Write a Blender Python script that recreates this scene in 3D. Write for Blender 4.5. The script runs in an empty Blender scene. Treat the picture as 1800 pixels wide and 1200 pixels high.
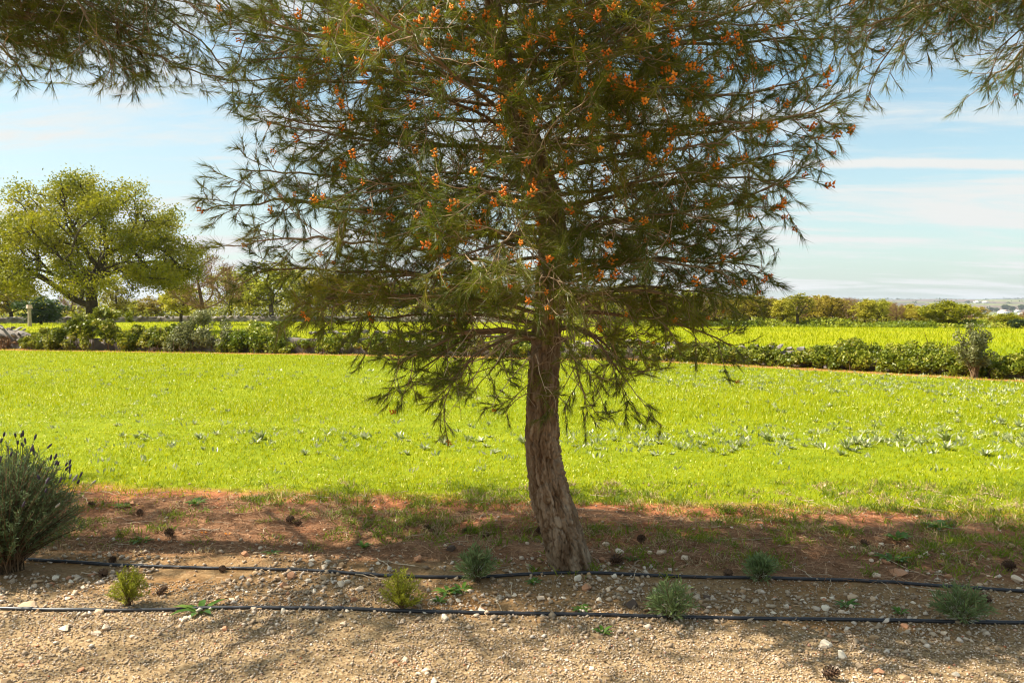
import bpy, bmesh, math
import numpy as np
from mathutils import Vector

R = math.radians
scene = bpy.context.scene
col = scene.collection

# ------------------------------------------------------------------ camera
CAM_Z, PITCH, FPX = 1.6, R(2.455), 1400.0
cam_data = bpy.data.cameras.new('camera')
cam_data.sensor_width = 36.0
cam_data.lens = 36.0 * FPX / 1800.0
cam_data.clip_start = 0.05
cam_data.clip_end = 20000
cam_data.dof.use_dof = True
cam_data.dof.focus_distance = 4.8
cam_data.dof.aperture_fstop = 11.0
cam = bpy.data.objects.new('camera', cam_data)
cam.location = (0, 0, CAM_Z)
cam.rotation_euler = (math.pi / 2 - PITCH, 0, 0)
col.objects.link(cam)
scene.camera = cam

# ------------------------------------------------------------------ light
SUN_AZ, SUN_EL = R(2), R(50)          # from the left, along the row of pines
to_sun = Vector((-math.cos(SUN_AZ) * math.cos(SUN_EL), math.sin(SUN_AZ) * math.cos(SUN_EL), math.sin(SUN_EL)))
sun_data = bpy.data.lights.new('sun', 'SUN')
sun_data.energy = 4.9
sun_data.angle = R(0.53)
sun_data.color = (1.0, 0.93, 0.80)
sun = bpy.data.objects.new('sun', sun_data)
sun.rotation_euler = (-to_sun).to_track_quat('-Z', 'Y').to_euler()
sun.location = (-20, 5, 30)
col.objects.link(sun)

world = bpy.data.worlds.new('World')
scene.world = world
world.use_nodes = True
wt = world.node_tree
wt.nodes.clear()


def N(tree, typ, **kw):
    n = tree.nodes.new(typ)
    for k, v in kw.items():
        setattr(n, k, v)
    return n


def setin(tree, sock, val):
    if isinstance(val, bpy.types.NodeSocket):
        tree.links.new(val, sock)
    elif val is not None:
        sock.default_value = val


def M(tree, op, a, b=None, c=None, clamp=False):
    n = N(tree, 'ShaderNodeMath', operation=op, use_clamp=clamp)
    setin(tree, n.inputs[0], a)
    if b is not None:
        setin(tree, n.inputs[1], b)
    if c is not None:
        setin(tree, n.inputs[2], c)
    return n.outputs[0]


def MIX(tree, f, a, b, blend='MIX'):
    n = N(tree, 'ShaderNodeMix', data_type='RGBA', blend_type=blend)
    setin(tree, n.inputs['Factor'], f)
    A = [s for s in n.inputs if s.name == 'A' and s.type == 'RGBA'][0]
    B = [s for s in n.inputs if s.name == 'B' and s.type == 'RGBA'][0]
    setin(tree, A, a if isinstance(a, bpy.types.NodeSocket) else (*a, 1.0))
    setin(tree, B, b if isinstance(b, bpy.types.NodeSocket) else (*b, 1.0))
    return [s for s in n.outputs if s.type == 'RGBA'][0]


def NOISE(tree, vec, scale, detail=4, rough=0.55, dist=0.0):
    n = N(tree, 'ShaderNodeTexNoise')
    if vec is not None:
        tree.links.new(vec, n.inputs['Vector'])
    n.inputs['Scale'].default_value = scale
    n.inputs['Detail'].default_value = detail
    n.inputs['Roughness'].default_value = rough
    n.inputs['Distortion'].default_value = dist
    return n.outputs['Fac']


def SMOOTH(tree, v, lo, hi, a=0.0, b=1.0):
    n = N(tree, 'ShaderNodeMapRange', interpolation_type='SMOOTHSTEP')
    setin(tree, n.inputs['Value'], v)
    n.inputs['From Min'].default_value = lo
    n.inputs['From Max'].default_value = hi
    n.inputs['To Min'].default_value = a
    n.inputs['To Max'].default_value = b
    return n.outputs['Result']


def RAMP(tree, f, stops, interp='LINEAR'):
    n = N(tree, 'ShaderNodeValToRGB')
    n.color_ramp.interpolation = interp
    el = n.color_ramp.elements
    while len(el) < len(stops):
        el.new(0.5)
    for e, (p, c) in zip(el, stops):
        e.position = p
        e.color = (*c, 1.0)
    setin(tree, n.inputs[0], f)
    return n.outputs[0]


# sky with thin high cloud and one contrail
sky = N(wt, 'ShaderNodeTexSky', sky_type='NISHITA')
sky.sun_disc = False
sky.sun_elevation = SUN_EL
sky.sun_rotation = math.atan2(to_sun.x, to_sun.y)
sky.air_density = 1.0
sky.dust_density = 1.6
sky.ozone_density = 1.0
tc = N(wt, 'ShaderNodeTexCoord')
sep = N(wt, 'ShaderNodeSeparateXYZ')
wt.links.new(tc.outputs['Generated'], sep.inputs[0])
dx, dy, dz = sep.outputs
zz = M(wt, 'ADD', M(wt, 'MAXIMUM', dz, 0.0), 0.10)
cmb = N(wt, 'ShaderNodeCombineXYZ')
setin(wt, cmb.inputs[0], M(wt, 'DIVIDE', dx, zz))
setin(wt, cmb.inputs[1], M(wt, 'DIVIDE', dy, zz))
mp = N(wt, 'ShaderNodeMapping')
mp.inputs['Rotation'].default_value = (0, 0, R(28))
mp.inputs['Scale'].default_value = (0.28, 0.85, 1.0)
mp.inputs['Location'].default_value = (3.1, 1.7, 0)
wt.links.new(cmb.outputs[0], mp.inputs[0])
c1 = NOISE(wt, mp.outputs[0], 1.5, 6, 0.58, 0.6)
c2 = NOISE(wt, mp.outputs[0], 5.0, 6, 0.62, 0.9)
cl = M(wt, 'ADD', M(wt, 'MULTIPLY', c1, 0.68), M(wt, 'MULTIPLY', c2, 0.32))
cl = SMOOTH(wt, cl, 0.44, 0.61)
# veil thicker towards the sun's side and low over the land
veil = SMOOTH(wt, dx, 0.55, -0.6, 0.05, 0.22)
low = SMOOTH(wt, dz, 0.34, 0.02, 0.0, 0.40)
cl = M(wt, 'ADD', M(wt, 'MULTIPLY', cl, 0.66), M(wt, 'ADD', veil, low), clamp=True)
cn = NOISE(wt, tc.outputs['Generated'], 9.0, 4, 0.6)
off = M(wt, 'SUBTRACT', dz, M(wt, 'ADD', M(wt, 'MULTIPLY', dy, 0.182), M(wt, 'MULTIPLY', dx, -0.008)))
off = M(wt, 'ADD', off, M(wt, 'MULTIPLY', M(wt, 'SUBTRACT', cn, 0.5), 0.010))
trail = M(wt, 'MULTIPLY', SMOOTH(wt, M(wt, 'ABSOLUTE', off), 0.008, 0.001), SMOOTH(wt, dx, 0.18, 0.42))
cl = M(wt, 'ADD', cl, M(wt, 'MULTIPLY', trail, 0.9), clamp=True)
tint = MIX(wt, 1.0, sky.outputs[0], (0.84, 1.10, 1.02), 'MULTIPLY')
skc = MIX(wt, cl, tint, (4.6, 4.7, 4.6))
bg = N(wt, 'ShaderNodeBackground')
wt.links.new(skc, bg.inputs[0])
bg.inputs[1].default_value = 0.082
wo = N(wt, 'ShaderNodeOutputWorld')
wt.links.new(bg.outputs[0], wo.inputs[0])

vs = scene.view_settings
vs.view_transform = 'Standard'
vs.look = 'None'
vs.exposure = 1.2
vs.gamma = 1.0
vs.use_curve_mapping = False

scene.render.engine = 'CYCLES'
scene.cycles.filter_width = 1.1
scene.cycles.max_bounces = 7
scene.cycles.diffuse_bounces = 3
scene.cycles.transmission_bounces = 4
scene.cycles.transparent_max_bounces = 4
scene.cycles.sample_clamp_indirect = 6.0


# ------------------------------------------------------------------ helpers
def ray(px, py):
    cx, cy = (px - 900.0) / FPX, (600.0 - py) / FPX
    c, s = math.cos(PITCH), math.sin(PITCH)
    return np.array([cx, c + cy * s, -s + cy * c])


def at(px, py, Y):
    d = ray(px, py)
    t = Y / d[1]
    return np.array([d[0] * t, Y, CAM_Z + d[2] * t])


def hash3(i, j, k):
    h = (i.astype(np.int64) * 374761393 + j.astype(np.int64) * 668265263 + k.astype(np.int64) * 2147483647) & 0xFFFFFFFF
    h = ((h ^ (h >> 13)) * 1274126177) & 0xFFFFFFFF
    h = h ^ (h >> 16)
    return (h & 0xFFFFFF) / float(0xFFFFFF)


def vnoise(x, y, z=0.0):
    x, y, z = np.broadcast_arrays(np.asarray(x, float), np.asarray(y, float), np.asarray(z, float))
    i, j, k = np.floor(x), np.floor(y), np.floor(z)
    fx, fy, fz = x - i, y - j, z - k
    fx, fy, fz = [f * f * (3 - 2 * f) for f in (fx, fy, fz)]
    out = 0
    for a in (0, 1):
        for b in (0, 1):
            for c in (0, 1):
                w = (fx if a else 1 - fx) * (fy if b else 1 - fy) * (fz if c else 1 - fz)
                out = out + w * hash3(i + a, j + b, k + c)
    return out * 2 - 1


def fbm(x, y, z=0.0, o=3):
    s, a = 0, 1.0
    for q in range(o):
        s = s + a * vnoise(np.asarray(x) * 2 ** q + 17.3 * q, np.asarray(y) * 2 ** q, np.asarray(z) * 2 ** q)
        a *= 0.5
    return s


def U(x, y):                       # distance across the tree row (the row runs slightly askew to the view)
    return y + 0.12 * x


def H(x, y):
    x, y = np.asarray(x, float), np.asarray(y, float)
    u = U(x, y)
    near = np.clip((9 - np.abs(u - 5)) / 4, 0, 1) * 0.008 * fbm(x * 2.2, y * 2.2, 0.3)
    lit = np.clip((u - 4.7) / 0.4, 0, 1) * np.clip((6.6 - u) / 0.4, 0, 1)
    near = near + lit * 0.032 * (fbm(x * 1.7 + 9, y * 4.2, 2.1) + 0.4)
    near = near + 0.03 * np.exp(-((x - 0.35) ** 2 + (y - 4.9) ** 2) / 0.12)
    d = np.hypot(x, np.maximum(y, 0))
    far = np.interp(d, [0, 100, 300, 700, 1500, 2500, 4000, 4700, 9000], [0, 0, -6, -20, -14, 1.6, 37, 36, 10])
    far = far + np.clip(d / 2500, 0, 2) ** 2 * 5.0 * fbm(x / 700.0, y / 900.0, 5.5, 3) * np.clip((d - 300) / 600, 0, 1)
    return near + far


def gp(px, py):                    # point of the ground seen at a pixel of the photograph
    d = ray(px, py)
    t = CAM_Z / -d[2]
    for _ in range(6):
        p = d * t
        t = (CAM_Z - float(H(p[0], p[1]))) / -d[2]
    p = d * t
    return np.array([p[0], p[1], float(H(p[0], p[1]))])


def make_mesh(name, V, F, rnd=None, smooth=False, mats=(), mat_idx=None):
    V = np.ascontiguousarray(V, dtype=np.float32)
    me = bpy.data.meshes.new(name)
    Fl = F if isinstance(F, list) else [F]
    Fl = [f for f in Fl if f is not None and len(f)]
    nl = sum(f.size for f in Fl)
    npoly = sum(len(f) for f in Fl)
    me.vertices.add(len(V))
    me.vertices.foreach_set('co', V.ravel())
    me.loops.add(nl)
    me.polygons.add(npoly)
    me.loops.foreach_set('vertex_index', np.concatenate([f.ravel() for f in Fl]).astype(np.int32))
    tot = np.concatenate([np.full(len(f), f.shape[1]) for f in Fl])
    st = np.concatenate([[0], np.cumsum(tot)[:-1]]).astype(np.int32)
    me.polygons.foreach_set('loop_start', st)
    if smooth:
        me.polygons.foreach_set('use_smooth', np.ones(npoly, dtype=bool))
    if mat_idx is not None:
        me.polygons.foreach_set('material_index', np.asarray(mat_idx, dtype=np.int32))
    for m in mats:
        me.materials.append(m)
    if rnd is not None:
        a = me.attributes.new('rnd', 'FLOAT', 'POINT')
        a.data.foreach_set('value', np.ascontiguousarray(rnd, dtype=np.float32))
    me.update(calc_edges=True)
    return me


def link(name, me, parent=None, loc=(0, 0, 0), rot=(0, 0, 0), scale=(1, 1, 1)):
    o = bpy.data.objects.new(name, me)
    o.location, o.rotation_euler, o.scale = loc, rot, scale
    if parent is not None:
        o.parent = parent
    col.objects.link(o)
    return o


def tag(o, label=None, cat=None, group=None, kind=None):
    for k, v in (('label', label), ('category', cat), ('group', group), ('kind', kind)):
        if v:
            o[k] = v
    return o


def thing(name, label, cat, loc=(0, 0, 0), rz=0.0, group=None):
    o = link(name, None, None, tuple(loc), (0, 0, rz))
    o.empty_display_size = 0.1
    return tag(o, label, cat, group)


def copy_tree(o, parent=None):
    c = o.copy()
    col.objects.link(c)
    c.parent = parent
    for ch in [q for q in o.children]:
        copy_tree(ch, c)
    return c


def unit(v):
    return v / np.maximum(np.linalg.norm(v, axis=-1, keepdims=True), 1e-9)


def tube(pts, rad, sides=5):
    pts = np.asarray(pts, float)
    n = len(pts)
    T = unit(np.gradient(pts, axis=0))
    mean = np.abs(T).mean(0)
    ref = np.zeros(3)
    ref[int(np.argmin(mean))] = 1.0
    A = unit(np.cross(T, ref))
    B = np.cross(T, A)
    a = np.arange(sides) * 2 * math.pi / sides
    rad = np.broadcast_to(np.asarray(rad, float), (n,))
    V = pts[:, None, :] + rad[:, None, None] * (np.cos(a)[None, :, None] * A[:, None, :] + np.sin(a)[None, :, None] * B[:, None, :])
    V = V.reshape(-1, 3)
    i = np.arange(n - 1)[:, None] * sides
    j = np.arange(sides)[None, :]
    k = (np.arange(sides) + 1) % sides
    F = np.stack([i + j, i + k[None, :], i + sides + k[None, :], i + sides + j], -1).reshape(-1, 4)
    return V, F


class Bag:
    def __init__(self):
        self.V, self.F, self.R, self.n = [], {}, [], 0

    def add(self, V, F, rnd=0.5):
        V, F = np.asarray(V, float), np.asarray(F)
        self.V.append(V)
        self.F.setdefault(F.shape[1], []).append(F + self.n)
        self.R.append(np.broadcast_to(np.asarray(rnd, float), (len(V),)))
        self.n += len(V)

    def mesh(self, name, mat, smooth=False):
        F = [np.concatenate(f) for f in self.F.values()]
        return make_mesh(name, np.concatenate(self.V), F, np.concatenate(self.R), smooth, [mat])


def perp(d, rng):
    r = rng.normal(size=d.shape)
    return unit(np.cross(d, r))


def leaves(c, l, w, rng, up=0.6, axis=None):
    """rhombic leaves: centres c, half length l, half width w"""
    n = len(c)
    nr = unit(rng.normal(size=(n, 3)) + np.array([0, 0, up]))
    a = unit(np.cross(nr, rng.normal(size=(n, 3)))) if axis is None else axis
    b = np.cross(nr, a)
    b = unit(b)
    l = np.broadcast_to(l, (n,))[:, None]
    w = np.broadcast_to(w, (n,))[:, None]
    V = np.stack([c - a * l, c + b * w, c + a * l, c - b * w], 1).reshape(-1, 3)
    F = np.arange(4 * n).reshape(n, 4)
    return V, F


def blades(base, d, l, w, rng, bend=0.0):
    """narrow blades standing at base along d; one triangle, or two joined pieces when bent"""
    n = len(base)
    s = perp(d, rng)
    l = np.broadcast_to(l, (n,))[:, None]
    w = np.broadcast_to(w, (n,))[:, None]
    if bend == 0.0:
        V = np.stack([base - s * w / 2, base + s * w / 2, base + d * l], 1).reshape(-1, 3)
        return V, np.arange(3 * n).reshape(n, 3), 3
    mid = base + d * l * 0.55
    tip = mid + unit(d + np.array([0, 0, -bend])[None] + 0.3 * rng.normal(size=(n, 3))) * l * 0.45
    V = np.stack([base - s * w / 2, base + s * w / 2, mid - s * w * 0.42, mid + s * w * 0.42, tip], 1).reshape(-1, 3)
    b = np.arange(n)[:, None] * 5
    F3 = np.concatenate([b + np.array([[0, 1, 3]]), b + np.array([[0, 3, 2]]), b + np.array([[2, 3, 4]])])
    return V, F3, 5


# ------------------------------------------------------------------ materials
def newmat(name):
    m = bpy.data.materials.new(name)
    m.use_nodes = True
    t = m.node_tree
    t.nodes.clear()
    out = N(t, 'ShaderNodeOutputMaterial')
    return m, t, out


def leaf_mat(name, stops, trans=0.4, rough=0.5, spec=0.25, tmul=(1.0, 1.0, 1.0), objrand=0.0, emit=None):
    m, t, out = newmat(name)
    at_ = N(t, 'ShaderNodeAttribute', attribute_name='rnd')
    f = at_.outputs['Fac']
    c = RAMP(t, f, stops)
    if objrand:
        oi = N(t, 'ShaderNodeObjectInfo')
        hs = N(t, 'ShaderNodeHueSaturation')
        setin(t, hs.inputs['Hue'], M(t, 'ADD', 0.5 - objrand * 0.03, M(t, 'MULTIPLY', oi.outputs['Random'], objrand * 0.06)))
        setin(t, hs.inputs['Value'], M(t, 'ADD', 1 - objrand * 0.35, M(t, 'MULTIPLY', M(t, 'FRACT', M(t, 'MULTIPLY', oi.outputs['Random'], 7.31)), objrand * 0.7)))
        t.links.new(c, hs.inputs['Color'])
        c = hs.outputs[0]
    p = N(t, 'ShaderNodeBsdfPrincipled')
    t.links.new(c, p.inputs['Base Color'])
    p.inputs['Roughness'].default_value = rough
    p.inputs['Specular IOR Level'].default_value = spec
    if trans > 0:
        tr = N(t, 'ShaderNodeBsdfTranslucent')
        t.links.new(MIX(t, 1.0, c, tmul, 'MULTIPLY'), tr.inputs[0])
        mx = N(t, 'ShaderNodeMixShader')
        mx.inputs[0].default_value = trans
        t.links.new(p.outputs[0], mx.inputs[1])
        t.links.new(tr.outputs[0], mx.inputs[2])
        t.links.new(mx.outputs[0], out.inputs[0])
    else:
        t.links.new(p.outputs[0], out.inputs[0])
    return m


def rough_mat(name, stops, scale=8.0, rough=0.85, bump=0.3, bscale=40.0, spec=0.2, use_rnd=0.0, stretch=(1, 1, 1), detail=5):
    m, t, out = newmat(name)
    tcn = N(t, 'ShaderNodeTexCoord')
    mpn = N(t, 'ShaderNodeMapping')
    mpn.inputs['Scale'].default_value = stretch
    t.links.new(tcn.outputs['Object'], mpn.inputs[0])
    f = NOISE(t, mpn.outputs[0], scale, detail, 0.6)
    if use_rnd:
        at_ = N(t, 'ShaderNodeAttribute', attribute_name='rnd')
        f = M(t, 'ADD', M(t, 'MULTIPLY', f, 1 - use_rnd), M(t, 'MULTIPLY', at_.outputs['Fac'], use_rnd))
    c = RAMP(t, f, stops)
    p = N(t, 'ShaderNodeBsdfPrincipled')
    t.links.new(c, p.inputs['Base Color'])
    p.inputs['Roughness'].default_value = rough
    p.inputs['Specular IOR Level'].default_value = spec
    if bump:
        b = N(t, 'ShaderNodeBump')
        b.inputs['Strength'].default_value = bump
        b.inputs['Distance'].default_value = 0.02
        t.links.new(NOISE(t, mpn.outputs[0], bscale, 4, 0.6), b.inputs['Height'])
        t.links.new(b.outputs[0], p.inputs['Normal'])
    t.links.new(p.outputs[0], out.inputs[0])
    return m


MAT = {}
MAT['needle'] = leaf_mat('pine_needles', [(0, (0.050, 0.075, 0.008)), (0.5, (0.125, 0.150, 0.014)), (0.85, (0.22, 0.21, 0.02)), (1, (0.32, 0.25, 0.04))], 0.38, 0.42, 0.35, (1.35, 1.35, 0.7))
MAT['bark'] = rough_mat('pine_bark', [(0.28, (0.095, 0.054, 0.030)), (0.45, (0.19, 0.122, 0.070)), (0.6, (0.29, 0.205, 0.132)), (0.74, (0.40, 0.31, 0.215))], 14, 0.9, 0.9, 70, 0.1, 0.25, (1, 1, 0.35))
MAT['limb'] = rough_mat('pine_limb_bark', [(0.3, (0.16, 0.105, 0.06)), (0.7, (0.34, 0.245, 0.15))], 12, 0.85, 0.2, 70, 0.15, 0.5)
MAT['dead'] = rough_mat('dead_twig_bark', [(0.3, (0.34, 0.24, 0.15)), (0.7, (0.58, 0.46, 0.32))], 15, 0.85, 0.0, 70, 0.15, 0.6)
MAT['pollen'] = leaf_mat('pollen_cone_orange', [(0, (0.60, 0.15, 0.012)), (0.6, (0.76, 0.23, 0.02)), (1, (0.82, 0.34, 0.05))], 0.15, 0.6, 0.2, (1, 1, 1), 0.3)
MAT['cone'] = rough_mat('pine_cone_scales', [(0.3, (0.07, 0.038, 0.022)), (0.7, (0.20, 0.12, 0.07))], 30, 0.7, 0, 60, 0.2, 0.6)
MAT['grass'] = leaf_mat('field_grass', [(0, (0.11, 0.17, 0.001)), (0.35, (0.30, 0.33, 0.001)), (0.75, (0.42, 0.41, 0.002)), (0.92, (0.54, 0.49, 0.015)), (1, (0.74, 0.70, 0.25))], 0.42, 0.5, 0.06, (1.1, 1.1, 0.5))
MAT['tuft'] = leaf_mat('tuft_grass', [(0, (0.09, 0.16, 0.006)), (0.6, (0.21, 0.27, 0.010)), (1, (0.38, 0.34, 0.05))], 0.4, 0.5, 0.3)
MAT['drygrass'] = leaf_mat('dry_straw', [(0, (0.30, 0.20, 0.09)), (1, (0.50, 0.38, 0.20))], 0.2, 0.6, 0.2)
MAT['silver'] = leaf_mat('silvery_leaf', [(0, (0.15, 0.21, 0.045)), (0.5, (0.27, 0.31, 0.11)), (1, (0.52, 0.50, 0.30))], 0.25, 0.38, 0.5)
MAT['glintleaf'] = leaf_mat('pale_glint_leaf', [(0, (0.30, 0.33, 0.03)), (0.6, (0.48, 0.47, 0.10)), (1, (0.66, 0.62, 0.28))], 0.25, 0.5, 0.2)
MAT['oakleaf'] = leaf_mat('oak_leaf', [(0, (0.12, 0.14, 0.006)), (0.5, (0.26, 0.26, 0.010)), (1, (0.42, 0.37, 0.018))], 0.4, 0.5, 0.25)
MAT['oakbark'] = rough_mat('oak_bark', [(0.3, (0.045, 0.035, 0.025)), (0.7, (0.13, 0.10, 0.07))], 4, 0.9, 0.4, 20, 0.1, 0.3)
MAT['bramble'] = leaf_mat('bramble_leaf', [(0, (0.07, 0.10, 0.006)), (0.5, (0.20, 0.23, 0.014)), (0.85, (0.37, 0.35, 0.03)), (1, (0.50, 0.42, 0.13))], 0.35, 0.45, 0.35, (1, 1, 1), 0.35)
MAT['brown_twig'] = leaf_mat('bare_brown_twigs', [(0, (0.14, 0.08, 0.04)), (1, (0.34, 0.20, 0.10))], 0.0, 0.8, 0.1)
MAT['yellowleaf'] = leaf_mat('spring_leaf', [(0, (0.17, 0.16, 0.010)), (0.5, (0.33, 0.29, 0.020)), (1, (0.50, 0.42, 0.06))], 0.4, 0.5, 0.25, (1, 1, 1), 0.8)
MAT['darkleaf'] = leaf_mat('evergreen_leaf', [(0, (0.025, 0.045, 0.012)), (1, (0.085, 0.12, 0.025))], 0.25, 0.5, 0.25, (1, 1, 1), 0.4)
MAT['greyleaf'] = leaf_mat('grey_green_leaf', [(0, (0.10, 0.11, 0.035)), (0.6, (0.21, 0.21, 0.07)), (1, (0.36, 0.34, 0.16))], 0.3, 0.45, 0.4, (1, 1, 1))
MAT['stick'] = rough_mat('brown_stem', [(0.3, (0.09, 0.055, 0.03)), (0.7, (0.24, 0.155, 0.085))], 10, 0.85, 0, 50, 0.1, 0.5)
MAT['lav_leaf'] = leaf_mat('lavender_leaf', [(0, (0.055, 0.09, 0.030)), (0.5, (0.13, 0.18, 0.07)), (0.85, (0.23, 0.29, 0.13)), (1, (0.44, 0.46, 0.30))], 0.25, 0.55, 0.3)
MAT['lav_green'] = leaf_mat('young_lavender_leaf', [(0, (0.08, 0.13, 0.04)), (0.5, (0.17, 0.23, 0.075)), (0.8, (0.26, 0.31, 0.13)), (1, (0.58, 0.57, 0.42))], 0.25, 0.55, 0.3)
MAT['lime_leaf'] = leaf_mat('lime_green_leaf', [(0, (0.15, 0.18, 0.012)), (0.5, (0.32, 0.33, 0.025)), (1, (0.50, 0.46, 0.06))], 0.35, 0.5, 0.25)
MAT['weed'] = leaf_mat('weed_leaf', [(0, (0.05, 0.12, 0.012)), (0.6, (0.11, 0.22, 0.018)), (1, (0.22, 0.30, 0.04))], 0.35, 0.45, 0.35)
MAT['spike'] = leaf_mat('lavender_spike', [(0, (0.045, 0.035, 0.050)), (1, (0.13, 0.10, 0.13))], 0.0, 0.8, 0.1)
MAT['spike_pale'] = leaf_mat('lavender_faded_spike', [(0, (0.30, 0.28, 0.22)), (1, (0.46, 0.40, 0.36))], 0.1, 0.8, 0.1)
MAT['pipe'] = rough_mat('black_pipe', [(0.3, (0.014, 0.014, 0.017)), (0.7, (0.035, 0.034, 0.038))], 30, 0.42, 0.05, 120, 0.5)
MAT['stone'] = rough_mat('limestone', [(0.25, (0.48, 0.31, 0.17)), (0.5, (0.70, 0.52, 0.36)), (0.75, (0.82, 0.69, 0.52))], 14, 0.9, 0.25, 60, 0.15, 0.7)
MAT['redstone'] = rough_mat('red_terracotta_stone', [(0.25, (0.36, 0.15, 0.07)), (0.75, (0.60, 0.32, 0.18))], 14, 0.9, 0.25, 60, 0.15, 0.3)
MAT['darkstone'] = rough_mat('brown_stone', [(0.25, (0.07, 0.05, 0.04)), (0.75, (0.18, 0.125, 0.09))], 14, 0.9, 0.25, 60, 0.15, 0.3)
MAT['gravel'] = leaf_mat('gravel_stones', [(0, (0.18, 0.115, 0.065)), (0.35, (0.37, 0.27, 0.175)), (0.75, (0.53, 0.405, 0.285)), (0.95, (0.72, 0.60, 0.48)), (1, (0.50, 0.16, 0.07))], 0.0, 0.9, 0.15)
MAT['litter'] = leaf_mat('needle_litter', [(0, (0.16, 0.075, 0.038)), (0.6, (0.38, 0.205, 0.11)), (1, (0.66, 0.43, 0.25))], 0.0, 0.7, 0.15)
MAT['wallstone'] = rough_mat('wall_limestone', [(0.25, (0.10, 0.08, 0.065)), (0.5, (0.18, 0.15, 0.125)), (0.75, (0.30, 0.265, 0.235))], 3, 0.9, 0.3, 20, 0.1, 0.6)
MAT['whitewash'] = rough_mat('whitewash', [(0.3, (0.72, 0.70, 0.66)), (0.7, (0.82, 0.80, 0.77))], 0.5, 0.9, 0.0)
MAT['rooftile'] = rough_mat('pale_roof', [(0.3, (0.52, 0.36, 0.28)), (0.7, (0.66, 0.50, 0.42))], 0.5, 0.9, 0.0)
MAT['pane'] = rough_mat('dark_pane', [(0.3, (0.05, 0.06, 0.07)), (0.7, (0.09, 0.10, 0.11))], 0.5, 0.3, 0.0, 40, 0.5)
MAT['orange'] = leaf_mat('orange_petal', [(0, (0.75, 0.20, 0.01)), (1, (0.85, 0.32, 0.02))], 0.3, 0.5, 0.2)
MAT['timber'] = rough_mat('grey_timber', [(0.3, (0.28, 0.22, 0.17)), (0.7, (0.44, 0.37, 0.30))], 6, 0.9, 0.0)

# wall line under the hedges (ground plan)
WALL = np.array([[-34.0, 34.0], [-20.0, 31.2], [-17.6, 30.63], [-4.9, 27.6], [4.4, 25.0], [11.6, 18.2], [20.0, 10.5]])


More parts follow.
